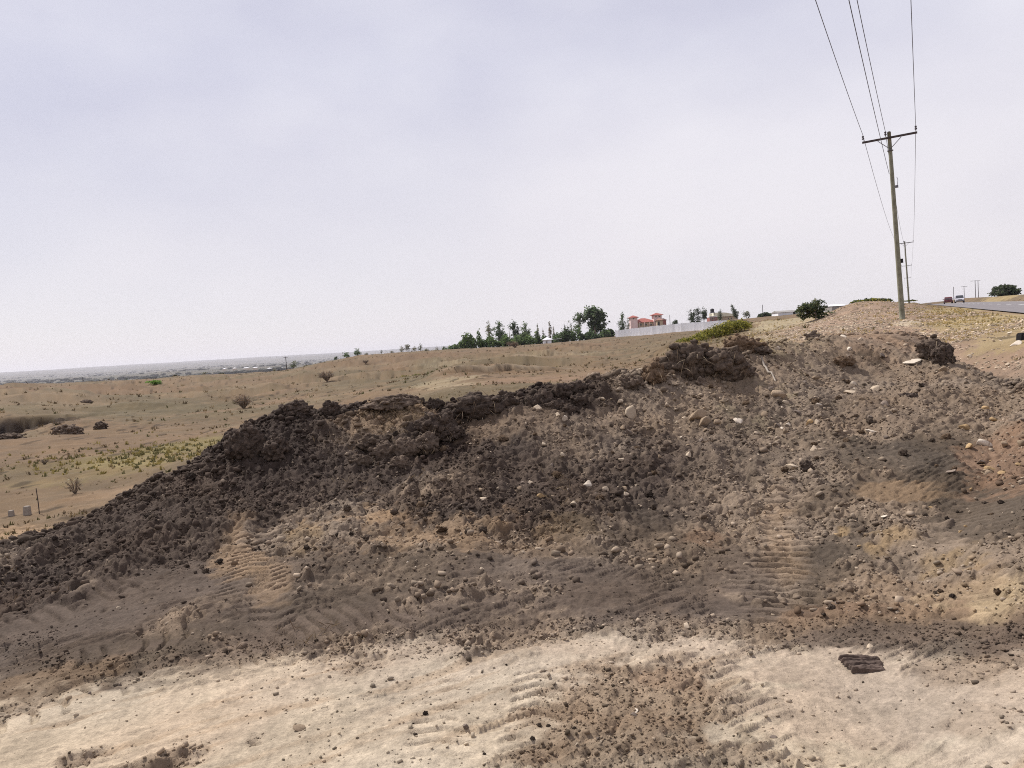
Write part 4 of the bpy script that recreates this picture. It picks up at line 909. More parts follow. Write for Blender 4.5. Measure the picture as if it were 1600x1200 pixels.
# greener weeds of the low strip
pts = []
for _ in range(480):
    u = random.gauss(230, 95); v = random.gauss(712 + (220 - u) * .10, 12); q = hit(u, v)
    if q.y > 16 and v < 760: pts.append((q.x, q.y))
pts = np.array(pts); hh, *_ = full_height(pts[:, 0], pts[:, 1])
gk = RNG.uniform(0, 1, (len(pts), 1)); cols = np.where(gk < .5, np.array(srgb(166, 150, 92)) * .75, np.array(srgb(128, 122, 84)) * .75)
tuft_mesh("green_weeds", pts[:, 0], pts[:, 1], hh, RNG.uniform(.05, .16, len(pts)), cols, 6, .2, "yellow green weeds in the low strip of the field", .9)
# dry grass on top of the heap, and on the gravel bank and verge
pts = []
for (cu, cv, su, sv, n) in ((622, 654, 30, 10, 240), (590, 682, 40, 12, 60), (650, 700, 30, 8, 30), (715, 645, 20, 8, 24), (885, 775, 12, 18, 20), (870, 745, 10, 14, 14), (660, 745, 24, 14, 12), (480, 990, 26, 8, 9), (430, 1012, 30, 5, 9), (20, 925, 30, 10, 14), (575, 760, 40, 20, 30), (1180, 800, 20, 14, 12)):
    for _ in range(n):
        q = hit(random.gauss(cu, su), random.gauss(cv, sv))
        if q.y < 12.5: pts.append((q.x, q.y))
pts = np.array(pts); hh, *_ = full_height(pts[:, 0], pts[:, 1])
gk = RNG.uniform(0, 1, (len(pts), 1)); cols = np.where(gk < .6, np.array(srgb(158, 138, 112)) * .7, np.array(srgb(124, 104, 84)) * .7)
o = tuft_mesh("dry_straw", pts[:, 0], pts[:, 1], hh, RNG.uniform(.04, .11, len(pts)), cols, 4, .03, "dry straw caught among the clods of the heap", 1.2)
x, y = sample_polar(26000, 12, 41, 16, 120, 1.5); h, c, ro, st, sd = full_height(x, y); sr, nr_ = road_sn(x, y); d2 = fbm(x / 2, y / 2, 721, 3); r_ = np.hypot(x, y)
az_ = np.degrees(np.arctan2(x, y))
k = (RNG.uniform(0, 1, len(x)) < np.where(az_ > 28.5, .75, .35) * ss(-.3, .5, d2)) & (np.abs(nr_) > 3.9) & (sd < -.5)
x, y, h, r_, az_ = x[k], y[k], h[k], r_[k], az_[k]
gk = RNG.uniform(0, 1, (len(x), 1)); cols = np.where(gk < .75, np.array(srgb(196, 172, 116)) * .8, np.array(srgb(150, 138, 92)) * .75)
tuft_mesh("verge_grass", x, y, h, RNG.uniform(.04, .11, len(x)) * np.clip(r_ / 30, .7, 1.8), cols, 5, .14, "short yellow dry grass on the road verge and bank", .9)

# ------------------------------------------------------------------ foliage
def crown_mesh(name, blobs, n, leaf, cols, parent, hollow=.55, squash=.8, mat='leaf', gaps=.35):
    """leaf clumps spread through the volume of BLOBS (cx, cy, cz, rx, ry, rz), in the parent's space"""
    g = RNG; B = np.array(blobs, float); vol = B[:, 3] * B[:, 4] * B[:, 5]; pick = g.choice(len(B), n, p=vol / vol.sum())
    D = g.normal(size=(n, 3)); D /= np.linalg.norm(D, axis=1)[:, None]; rr = g.uniform(hollow ** 3, 1, n) ** (1 / 3)
    rr *= 1 + .18 * g.normal(size=n)
    p = B[pick, :3] + D * B[pick, 3:] * rr[:, None]
    # gaps: drop leaves where a low-frequency field is low
    sc = B[:, 3:].mean() * .55
    f = vn(p[:, 0] / sc + 5, p[:, 2] / sc, 801) + vn(p[:, 1] / sc, p[:, 2] / sc + 9, 807)
    k = f > np.quantile(f, gaps); p = p[k]; pick = pick[k]; n = len(p)
    a = g.normal(size=(n, 3)); a /= np.linalg.norm(a, axis=1)[:, None]; b = np.cross(a, g.normal(size=(n, 3))); b /= np.linalg.norm(b, axis=1)[:, None]
    s = leaf * g.uniform(.5, 1.4, n)[:, None]; a *= s; b *= s * .62
    V = np.stack([p - a, p - b * .9, p + a * .8 + b * .1, p + b], 1); V[..., 2] = p[:, None, 2] + (V[..., 2] - p[:, None, 2]) * squash
    F = (np.arange(n) * 4)[:, None] + np.arange(4)[None]
    C = np.array(cols); tone = g.uniform(.75, 1.25, len(B))[pick]; cc = C[g.integers(len(C), size=n)] * (g.uniform(.65, 1.3, n) * tone)[:, None]
    return mesh_obj(name, V.reshape(-1, 3), F, M[mat], parent, False, np.repeat(cc, 4, 0))
G = lambda r, g, b: np.array(srgb(r, g, b)) * 1.15
EUC = [G(100, 118, 84), G(78, 96, 66), G(122, 132, 104), G(66, 80, 58)]; DKG = [G(66, 78, 54), G(54, 64, 48), G(84, 94, 66)]; BRG = [G(92, 110, 64), G(76, 94, 54), G(112, 126, 78), G(64, 80, 48)]
PALE = [G(128, 128, 112), G(108, 108, 94), G(140, 134, 116)]; DRY = [G(132, 108, 88), G(108, 88, 72), G(150, 126, 104)]; OLV = [G(132, 128, 56), G(110, 110, 50), G(150, 142, 72), G(90, 92, 46)]; LIME = [G(96, 126, 56), G(78, 106, 48), G(116, 138, 72)]
def ground_at(u, v, d):
    c = P(u, v, d); return Vector((c.x, c.y, H(c.x, c.y)))
def tree(u, v, d, hpx, wpx, label, cat="tree", name="tree", cols=EUC, group=None, n=700, form='round', base=None, lean=0.0, trunk=.35, gaps=.38, leafk=1.0):
    """base pixel, distance, height and crown width in pixels"""
    loc = base or ground_at(u, v, d); zt = P(u, v - hpx, d).z; h = max(zt - loc.z, hpx / FPX * d * .8); w = wpx / FPX * d
    o = empty(name, loc); tag(o, label, cat, group); rn = random.Random(int(u * 7 + v))
    lx = -h * math.sin(lean)
    bl = []
    if form == 'round':
        for i in range(9):
            a = rn.uniform(0, 6.28); t = rn.uniform(.0, 1); r = w * .34 * (1 - .3 * t)
            bl.append((math.cos(a) * r * rn.uniform(.3, 1) + lx * (trunk + (1 - trunk) * t), math.sin(a) * r * rn.uniform(.3, 1), h * (trunk + .08 + (1 - trunk) * .80 * t), w * rn.uniform(.18, .30), w * rn.uniform(.18, .30), h * (1 - trunk) * rn.uniform(.15, .24)))
    elif form == 'tall':
        for i in range(9):
            t = i / 8; r = w * .5 * (1 - .62 * abs(t - .4) * 1.4)
            bl.append((rn.uniform(-.3, .3) * r + lx * (trunk + (1 - trunk) * t), rn.uniform(-.3, .3) * r, h * (trunk + (1 - trunk) * (.06 + .86 * t)), max(r * rn.uniform(.5, .8), .12), max(r * rn.uniform(.5, .8), .12), h * (1 - trunk) * rn.uniform(.09, .14)))
    elif form == 'wisp':
        for i in range(8):
            t = i / 7; r = w * .5 * (1 - .85 * t)
            bl.append((rn.uniform(-.3, .3) * r, rn.uniform(-.3, .3) * r, h * (.15 + .8 * t), max(r * .7, .1), max(r * .7, .1), h * .06))
    elif form == 'flat':
        for i in range(8):
            t = (i + .5) / 8 * 2 - 1
            bl.append((t * w * .46, rn.uniform(-.2, .2) * w, h * (.82 + rn.uniform(-.05, .10)) - abs(t) * h * .12, w * .13, w * .16, h * .09))
    elif form == 'bush':
        for i in range(10):
            a = rn.uniform(0, 6.28); r = w * .33 * math.sqrt(rn.random())
            bl.append((math.cos(a) * r, math.sin(a) * r, h * rn.uniform(.22, .72) * (1 - .35 * r / (w * .33)), w * rn.uniform(.14, .24), w * rn.uniform(.14, .24), h * rn.uniform(.18, .3)))
    leaf = max(w, h * .4) * .072 * leafk
    bl = [(a, b, c_, d_ * 1.5, e_ * 1.5, f_ * 1.3) for a, b, c_, d_, e_, f_ in bl] if form in ('tall', 'round', 'wisp') else bl
    crown_mesh("crown", bl, int(n * (2.3 if d > 120 else 1)), leaf, cols, o, hollow=.35 if d > 120 else .55, gaps=gaps * (.6 if d > 120 else 1))
    mb = MB(); tr = max(h * .022, .03)
    top = min(.8, trunk + .4)
    mb.tube([(0, 0, -.3), (lx * top * .45, 0, h * top * .5), (lx * top, 0, h * top)], [tr * 1.3, tr, tr * .5], 7)
    for b in bl[::2]:
        z0 = min(max(b[2] - h * .25, h * .12), h * top * .9); mb.tube([(lx * z0 / h, 0, z0), ((lx * z0 / h + b[0]) / 2, b[1] / 2, (z0 + b[2]) / 2 + h * .01), (b[0], b[1], b[2])], [tr * .55, tr * .4, tr * .2], 5)
    mb.build("trunk", M['bark'], o, True)
    return o
GT = "trees on the rise behind the field"
# the row behind the hedge
tree(765, 534, 300, 32, 11, "thin pale tree at the hedge, tallest and sparsest of its pair", cols=PALE + EUC[2:3], form='tall', group=GT, n=420, gaps=.5, trunk=.25)
tree(781, 534, 302, 32, 19, "full grey green tree with ragged crown next to the thin pale tree", cols=EUC, form='tall', group=GT, n=800, trunk=.25)
tree(791, 535, 310, 15, 9, "small dark tree tucked beside the ragged grey green tree", cols=DKG, form='tall', group=GT, n=300)
tree(804, 532, 305, 26, 17, "dark round-topped tree rising from the middle of the hedge", cols=DKG + EUC[3:], form='round', group=GT, n=700, trunk=.3)
tree(797, 533, 312, 20, 8, "pale wispy tree leaning at the dark round-topped one", cols=PALE, form='wisp', group=GT, n=200)
tree(822, 531, 305, 27, 17, "grey green cone-shaped tree in the hedge row", cols=EUC, form='tall', group=GT, n=700, trunk=.2)
tree(841, 530, 315, 26, 9, "slender grey tree with pointed top behind the hedge", cols=PALE + EUC[:1], form='wisp', group=GT, n=380, gaps=.3)
tree(849, 530, 318, 20, 6, "shorter slender tree next to the pointed grey one", cols=PALE, form='wisp', group=GT, n=220)
tree(860, 529, 315, 27, 7, "taller of two brown grey spindly trees above the white shelter", cols=DRY[:1] + PALE, form='tall', group=GT, n=300, trunk=.15)
tree(866, 529, 316, 24, 7, "shorter of two brown grey spindly trees above the white shelter", cols=DRY[:1] + PALE, form='wisp', group=GT, n=260)
tree(883, 526, 320, 25, 5, "bare spiky tree between the shelter and the big tree", cols=DKG, form='wisp', group=GT, n=160, gaps=.3)
tree(893, 526, 318, 22, 12, "grey bushy tree at the foot of the big tree", cols=PALE + DKG, form='round', group=GT, n=400, trunk=.2)
tree(906, 524, 300, 34, 18, "light green tree joined to the biggest tree", cols=EUC + BRG[2:3], form='round', group=GT, n=800, trunk=.3)
tree(930, 522, 300, 43, 34, "biggest dark green tree with broad rounded crown", cols=EUC + DKG, form='round', group=GT, n=2000, trunk=.25, gaps=.3)
tree(973, 512, 340, 22, 15, "grey green tree standing at the end of the red-roofed house", cols=EUC, form='tall', group=GT, n=600, trunk=.1)
tree(982, 512, 342, 14, 10, "low pale tree against the red-roofed house", cols=PALE, form='round', group=GT, n=250, trunk=.15)
tree(1081, 502, 340, 18, 13, "first of three dark round trees behind the white fence, standing apart", cols=DKG, form='round', group=GT, n=600, trunk=.25)
tree(1091, 503, 341, 21, 11, "middle one of three dark round trees behind the white fence", cols=DKG, form='round', group=GT, n=600, trunk=.2)
tree(1100, 502, 339, 22, 13, "tallest of three dark round trees behind the white fence", cols=DKG, form='round', group=GT, n=700, trunk=.2)
tree(1126, 500, 330, 16, 9, "dark bushy tree against the pale curved roof", cols=DKG + EUC[3:], form='tall', group=GT, n=450, trunk=.05)
tree(1153, 498, 320, 23, 10, "dark column-shaped tree leaning strongly to one side", cols=DKG, form='tall', group=GT, n=800, trunk=.1, lean=.34, gaps=.2)
tree(1167, 497, 320, 11, 13, "grey bushy tree just past the leaning tree", cols=PALE + DKG, form='round', group=GT, n=300, trunk=.1)
tree(1195, 495, 300, 9, 24, "wide low dark bush under a thin post on the bank top", "bush", "bush", cols=DKG, form='bush', group=GT, n=500, gaps=.2)
tree(1056, 506, 350, 9, 13, "round dark bush at the end of the red-roofed house", "bush", "bush", cols=DKG + BRG[3:], form='bush', group=GT, n=400, gaps=.2)
tree(1086, 505, 338, 6, 18, "low dark bush at the foot of the three round trees", "bush", "bush", cols=DKG, form='bush', group=GT, n=260)
tree(953, 527, 290, 17, 30, "dark green bush mass between the big tree and the white fence", "bush", "bush", cols=BRG[1:] + DKG, form='bush', group=GT, n=900, gaps=.2)
tree(1275, 503, 62, 42, 62, "big round dark green bush on the bank below the pole", "bush", "bush", cols=DKG + [G(100, 108, 72), G(112, 112, 80)], form='bush', n=4200, gaps=.34, leafk=.5)
for i, (u, w, h, lab) in enumerate(((1366, 62, 8, "wide flat-topped thorn tree peeping over the gravel bank"), (1350, 40, 6, "lower flat-topped thorn tree beside the wide one on the gravel bank"), (1422, 22, 6, "small flat-topped thorn tree behind the tall pole"))):
    base = P(u, 471, 95); zz = H(base.x, base.y); tree(u, 474, 95, h, w, lab, cols=OLV + DKG, form='flat', n=700, gaps=.2, base=Vector((base.x, base.y, min(zz, base.z - .3))), trunk=.3, leafk=.6, group=GT)
tree(1572, 463, 200, 21, 33, "dark spreading tree alone above the road", cols=DKG + PALE[1:2], form='round', n=1800, trunk=.12, gaps=.25)
tree(1606, 459, 190, 6, 20, "low dark bush on the roadside beyond the spreading tree", "bush", "bush", cols=DKG, form='bush', n=300)
# hedges: the bright green one, the dark one beside the shelter
def hedge(pts, d, hpx, label, cols, n, wid):
    a = ground_at(pts[0][0], pts[0][1], d); o = empty("hedge", a); tag(o, label, "hedge"); bl = []; mb = MB(); rn = random.Random(5)
    for (u, v, hp) in pts:
        for q in range(5):
            c = ground_at(u + rn.uniform(-7, 7), v, d + rn.uniform(-wid, wid)) - a; hh = hp / FPX * d * rn.uniform(.45, 1.08)
            bl.append((c.x, c.y, c.z + hh * .5, rn.uniform(3, 7) / FPX * d, 2.0, hh * .5))
            mb.tube([(c.x, c.y, c.z - .3), (c.x + .2, c.y, c.z + hh * .5)], [.09, .04], 5)
    crown_mesh("foliage", bl, n, .42, cols, o, hollow=.3, gaps=.15); mb.build("stems", M['bark'], o)
hedge([(722, 546, 17), (733, 546, 25), (746, 545, 28), (758, 544, 25), (772, 543, 23), (786, 543, 22), (800, 542, 17), (814, 541, 17), (828, 540, 17)], 262, 20, "long bright green hedge at the top of the field", BRG + EUC[:1], 9000, 3)
hedge([(812, 540, 20), (824, 539, 21), (836, 538, 22), (846, 537, 20), (856, 536, 17), (866, 535, 18), (875, 534, 18)], 280, 18, "darker green hedge running behind the bright hedge to the white shelter", BRG[1:] + DKG, 6000, 3)
hedge([(878, 532, 20), (890, 531, 22), (902, 530, 22), (915, 529, 20), (928, 528, 18), (942, 527, 16)], 270, 18, "dark hedge under the biggest tree beside the shelter", DKG + BRG[1:2] + EUC[:1], 4800, 3)
hedge([(704, 547, 7), (712, 547, 9)], 262, 8, "low grey green hedge end at the top of the field", EUC, 700, 2)
# small trees and shrubs along the crest of the field and in the valley
GS = "shrubs along the skyline of the field"
for (u, v, d, h, w, cols, form, n, lab) in (
    (541, 559, 160, 9, 12, EUC, 'round', 260, "grey green shrub at the foot of the field's skyline slope"), (559, 556, 165, 13, 13, EUC, 'round', 300, "tallest shrub on the sloping skyline, with a dark top"), (572, 554, 166, 6, 8, DKG, 'bush', 160, "small dark shrub next to the tallest one on the sloping skyline"),
    (526, 563, 158, 7, 9, DKG, 'bush', 160, "dark shrub low on the sloping skyline"), (596, 552, 170, 6, 5, DKG, 'tall', 120, "thin little tree on the sloping skyline"), (612, 551, 172, 5, 8, PALE, 'bush', 120, "pale low shrub where the skyline levels out"),
    (628, 549, 174, 9, 9, PALE, 'tall', 160, "first pale grey shrub of the skyline cluster"), (636, 549, 175, 11, 11, PALE, 'round', 240, "bushiest pale grey shrub of the skyline cluster"), (647, 548, 176, 9, 9, PALE, 'round', 180, "pale grey shrub with a split crown in the skyline cluster"),
    (657, 548, 177, 12, 8, PALE + DKG, 'tall', 220, "tallest grey shrub closing the skyline cluster"), (666, 548, 178, 6, 10, PALE, 'bush', 140, "low pale shrub after the skyline cluster"), (683, 547, 180, 8, 8, PALE, 'wisp', 100, "twiggy shrub between the skyline cluster and the hedge"), (693, 546, 181, 7, 8, EUC, 'bush', 130, "green grey shrub close to the hedge's low end"),
    (459, 577, 175, 13, 11, PALE + EUC, 'round', 320, "pale grey tree standing in front of the valley"), (430, 581, 165, 6, 9, PALE, 'bush', 120, "pale shrub on the rim of the valley"), (477, 576, 172, 7, 9, PALE, 'bush', 140, "pale shrub beside the grey tree above the valley"), (320, 588, 145, 7, 9, PALE + DKG, 'round', 150, "dark shrub on the rim above the hazy valley"), (345, 587, 150, 7, 14, DKG + PALE, 'bush', 200, "wider dark shrub on the rim above the hazy valley"),
    (21, 604, 150, 8, 5, DKG, 'tall', 130, "little dark conifer on the far edge of the field"), (30, 604, 152, 4, 9, DKG, 'bush', 90, "low dark shrub next to the little conifer"), (275, 590, 142, 5, 14, DKG + DRY, 'bush', 150, "brown dark shrub on the rim of the field"), (299, 589, 143, 4, 6, DKG, 'bush', 80, "tiny shrub on the rim of the field"), (198, 594, 140, 4, 5, DKG, 'tall', 60, "tiny upright shrub on the far edge of the field")):
    tree(u, v, d, h, w, lab, "shrub" if form == 'bush' else "tree", "shrub" if form == 'bush' else "tree", cols=cols, form=form, n=n, group=GS, trunk=.15, gaps=.3)
# shrubs standing in the field
tree(242, 607, 105, 11, 34, "bright green shrub alone in the brown field", "shrub", "shrub", cols=LIME, form='bush', n=900, gaps=.25, leafk=.6)
tree(645, 600, 62, 12, 50, "flat olive scrub in a hollow of the field", "shrub", "shrub", cols=[G(112, 112, 66), G(140, 126, 88)], form='bush', n=700, gaps=.3, leafk=.5)
def twig_bush(u, v, d, hpx, wpx, label, cols, n=60, lean=0.0):
    loc = ground_at(u, v, d); h = hpx / FPX * d; w = wpx / FPX * d; o = empty("dry_bush", loc); tag(o, label, "dry bush"); mb = MB(); rn = random.Random(int(u))
    for _ in range(n):
        a = rn.uniform(0, 6.28); t = rn.uniform(.15, 1) ** .6; e = Vector((math.cos(a) * w * .5 * t + lean * h, math.sin(a) * w * .5 * t, h * rn.uniform(.45, 1) * (1.1 - .45 * t))); mid = e * .5 + Vector((0, 0, h * .12)); r = .0011 * d / 10
        mb.tube([(0, 0, -.03), mid, e], [r * 3.0, r * 2.0, r], 3, False)
        for q in range(3):
            s = mid.lerp(e, rn.uniform(.1, .9)); mb.tube([s, s + Vector((rn.uniform(-1, 1), rn.uniform(-1, 1), rn.uniform(0, .9))) * h * .22], [r * 1.3, r * .7], 3, False)
    mb.build("twigs", M['bark'], o); crown_mesh("foliage", [(lean * h * .6, 0, h * .45, w * .42, w * .42, h * .42)], int(n * 4), h * .045, cols, o, hollow=.2, gaps=.4)
twig_bush(381, 640, 46, 24, 34, "dry grey brown bush with dark base in the middle of the field", DRY, 110)
twig_bush(511, 594, 74, 20, 28, "dry brown bush on the slope of the hollow", DRY, 90)
twig_bush(572, 572, 110, 7, 12, "small dark dry bush high on the brown slope", DRY, 40)
twig_bush(624, 581, 84, 12, 26, "spreading dry grey bush on the brown slope", DRY, 80)
twig_bush(806, 551, 150, 13, 22, "dry brown bush leaning over below the hedge", DRY, 80, -.4)
twig_bush(70, 728, 22, 11, 14, "small grey bush on the flat field above the pegs", [G(120, 116, 92), G(96, 92, 74)], 40)
twig_bush(118, 775, 16, 30, 30, "sparse pale bush behind the tail of the heap", PALE + DRY, 40)
twig_bush(90, 650, 40, 6, 20, "dry tuft on the rim of the dug pit", DRY, 40)
def scrub():
    pts = [(1075, 536, 10, 60), (1092, 534, 14, 60), (1108, 533, 20, 60), (1124, 530, 24, 61), (1140, 528, 28, 62), (1154, 527, 28, 63), (1166, 526, 24, 64)]
    a = ground_at(1115, 535, 60); o = empty("shrub", a); tag(o, "sprawling yellow green scrub on the slope below the white fence", "shrub"); bl = []; rn = random.Random(3)
    for u, v, hp, d in pts:
        for k in range(3):
            dd = d + rn.uniform(-1.5, 2.5); c = ground_at(u + rn.uniform(-5, 5), v, dd) - a; hh = max(P(u, v - hp, dd).z - (c.z + a.z), .25)
            bl.append((c.x, c.y, c.z + hh * .45, .62, .7, hh * .5)); m1 = MB(); m1.tube([(c.x, c.y, c.z - .1), (c.x + .1, c.y, c.z + hh * .4)], [.03, .012], 5); m1.build("stem", M['bark'], o)
    crown_mesh("foliage", bl, 9000, .085, OLV, o, hollow=.2, gaps=.18, squash=.8)
scrub()

# ------------------------------------------------------------------ power line
p1 = ground_at(1410, 499, 38); LDIR = Vector((41.7, 80.0, 0)).normalized()
LEAN = .031
def pole_thing(loc, h, arm_dir, label, full=True, arm=2.4, r0_=.135, name="utility_pole", group="wooden poles of the power line", armz=.28, lean=(0, 0)):
    o = empty(name, loc, math.atan2(arm_dir.y, arm_dir.x)); o.rotation_euler[1] = -LEAN; tag(o, label, "utility pole", group)
    mb = MB(); n = 10
    mb.tube([(lean[0] * t, lean[1] * t, -.4 + (h + .4) * t) for t in [i / n for i in range(n + 1)]], [r0_ - (r0_ - .085) * i / n for i in range(n + 1)], 14)
    sh = mb.build("shaft", M['wood'], o, True)
    za = h - armz
    MB().box(-arm / 2, arm / 2, -.20, -.11, za - .045, za + .045).build("crossarm", M['wooddark'], o)
    for s in (-1, 1):
        m2 = MB(); m2.bar((s * .52, -.20, za - .07), (0, -.12, za - .55), .05, .02); m2.build("brace", M['steel'], o)
    for x_ in (-arm / 2 + .05, -.16, arm / 2 - .05):
        m2 = MB(); m2.tube([(x_, -.17, za + .05), (x_, -.17, za + .2)], .014, 6)
        m2.tube([(x_, -.17, za + z_) for z_ in (.14, .17, .20, .21, .25, .26, .31, .33)], [.035, .06, .062, .035, .037, .052, .05, .022], 10); m2.build("insulator", M['porcelain'], o, True)
    if full:
        m2 = MB(); m2.tube([(0, 0, za - .62), (0, 0, za - .58)], .14, 14); m2.build("pole_band", M['steel'], o)
        m2 = MB(); m2.tube([(0, 0, h), (0, 0, h + .05)], [.10, .06], 12); m2.build("pole_cap", M['wooddark'], o)
        m2 = MB(); m2.box(.10, .24, -.05, .05, h - 2.72, h - 2.60); m2.tube([(.2, 0, h - 2.6), (.24, 0, h - 2.35), (.2, 0, h - 2.2)], .012, 5); m2.build("bracket", M['steel'], o)
        m2 = MB(); m2.box(.11, .22, -.06, .06, h - 6.4, h - 6.2); m2.build("number_plate", M['blackstuff'], o)
    return o
perp = Vector((LDIR.y, -LDIR.x, 0))
top1 = P(1389, 206, 38).z; h1 = top1 - p1.z
dx1 = P(1389, 206, 38).x - p1.x
poles = [(p1, h1)]
pole_thing(p1, h1, perp, "tall greenish wooden pole on the gravel bank with dark crossarm", True, 2.42)
specs = [(1413.5, 377, 118, "second pole of the line, half hidden behind the tall greenish pole"), (1416.5, 413.5, 200, "third pole of the line, its crossarm just clear of the second"), (1418, 433, 290, "fourth pole of the line, thin and grey"), (1419.5, 448, 400, "last small pole of the line at the skyline")]
for u, v, d, lab in specs:
    tp = P(u, v, d); g0 = H(tp.x, tp.y); zb = min(g0, tp.z - 8.6); loc = Vector((tp.x, tp.y, zb)) + perp * LEAN * (tp.z - zb); pole_thing(loc, tp.z - zb, perp, lab, False, 2.4); poles.append((loc, tp.z - zb))
# the pole behind the camera: found so that the wires leave the picture where the photograph's do
best = None
for fi in np.linspace(-12, 12, 49):
    for ht in np.linspace(7.5, 14, 27):
        a = LDIR.copy(); a.rotate(Matrix.Rotation(R(fi), 3, 'Z')); q = Vector((p1.x, p1.y, 0)) - a * 72; err = 0
        for off, tgt, z1 in ((-1.16, 1272, 0), (-.16, 1342, 0), (1.16, 1421, 0)):
            A = Vector((p1.x, p1.y, top1)) + perp * (off - LEAN * h1); B = Vector((q.x, q.y, ht)) + Vector((a.y, -a.x, 0)) * off; pv = None
            for t in np.linspace(.005, .5, 90):
                w = A.lerp(B, t); w.z -= 1.0 * 4 * t * (1 - t)
                if (w - EYE).dot(fwd) < 1: break
                uu, vv = px(w)
                if pv and vv < 0: err += ((pv[0] + (uu - pv[0]) * (pv[1] / (pv[1] - vv + 1e-9))) - tgt) ** 2; break
                pv = (uu, vv)
            else: err += 1e5
        if best is None or err < best[0]: best = (err, fi, ht, q.copy(), a.copy())
_, _, hb, qb, ab = best
print("wire fit", best[0], best[1], best[2])
gb = H(qb.x, qb.y); perpb = Vector((ab.y, -ab.x, 0)); back_loc = Vector((qb.x, qb.y, min(gb, hb - 8.5)))
GW = "conductors of the power line"
def insul(loc, h, pdir, off): return Vector((loc.x, loc.y, loc.z + h - .28 + .34)) + pdir * (off - LEAN * h) + Vector((pdir.y, -pdir.x, 0)) * .17
for off, lab in ((-1.16, "overhead wire on the crossarm's end farther from the road"), (-.16, "overhead wire at the middle insulator beside the pole top"), (1.16, "overhead wire on the crossarm's end nearer to the road")):
    att = [Vector((qb.x, qb.y, hb)) + perpb * off] + [insul(l, h, perp, off) for l, h in poles]; pts = []
    for i in range(len(att) - 1):
        A, B = att[i], att[i + 1]; k = 40 if i == 0 else 20
        for j in range(k): t = j / k; w = A.lerp(B, t); w.z -= (1.0 if i == 0 else .8) * 4 * t * (1 - t); pts.append(w)
    pts.append(att[-1]); mb = MB(); mb.tube(pts, .0115, 5); o = mb.build("power_wire", M['wire'], None, True); tag(o, lab, "wire", GW)
A = Vector((p1.x, p1.y, top1 - 2.0)) - perp * (.12 + LEAN * (h1 - 2)); B = Vector((qb.x, qb.y, hb - 1.1)) - perpb * .1; pts = []
for j in range(41): t = j / 40; w = A.lerp(B, t); w.z -= .9 * 4 * t * (1 - t); pts.append(w)
mb = MB(); mb.tube(pts, .011, 5); o = mb.build("power_wire", M['wire'], None, True); tag(o, "lower overhead wire fixed to the pole below the crossarm", "wire", GW)
# far poles beyond the road and thin posts elsewhere
GP = "poles far along the road"
def thin_pole(u, vb, vt, d, lab, arm=0.0, r=.11, group=GP, leanpx=0):
    t = P(u, vt, d); b = P(u + leanpx, vb, d); g0 = H(b.x, b.y); z0 = min(g0, b.z); o = empty("utility_pole", (b.x, b.y, z0)); tag(o, lab, "pole", group); mb = MB(); h = t.z - z0
    mb.tube([(0, 0, -.3), (0, 0, h)], [r, r * .75], 8); mb.build("shaft", M['wooddark'], o, True)
    if arm: MB().box(-arm / 2, arm / 2, -r - .1, -r, h - .35, h - .2).build("crossarm", M['wooddark'], o)
thin_pole(1524.5, 468, 438, 390, "one leg pole of the twin poles beside the road crest, with crossarm", 5.0, .17); thin_pole(1529, 468, 438.5, 391, "other pole of the twin poles beside the road crest, without its own arm", 0, .17)
thin_pole(1490.5, 472, 448, 420, "pole with no arm rising behind the silver car", 0, .15); thin_pole(1507, 471, 447, 420, "pole with a short arm just past the silver car", 3.2, .15)
thin_pole(1192, 492, 476, 300, "thin post standing above the wide low dark bush", 0, .13, None); thin_pole(1047, 506, 492, 345, "thin post at the end of the red-roofed house", 0, .12, None)
thin_pole(448, 579, 557, 260, "tall grey pole above the valley beside the pale tree", 1.4, .14, None); thin_pole(130, 598, 589, 150, "short dark post on the far edge of the field", 0, .07, None)
c = ground_at(48, 604, 148); mb = MB(); mb.tube([(0, 0, -.2), (-.9, 0, 1.1)], [.06, .05], 6); o = mb.build("leaning_post", M['wooddark']); o.location = c; tag(o, "short leaning post on the far edge of the field near the conifer", "post")

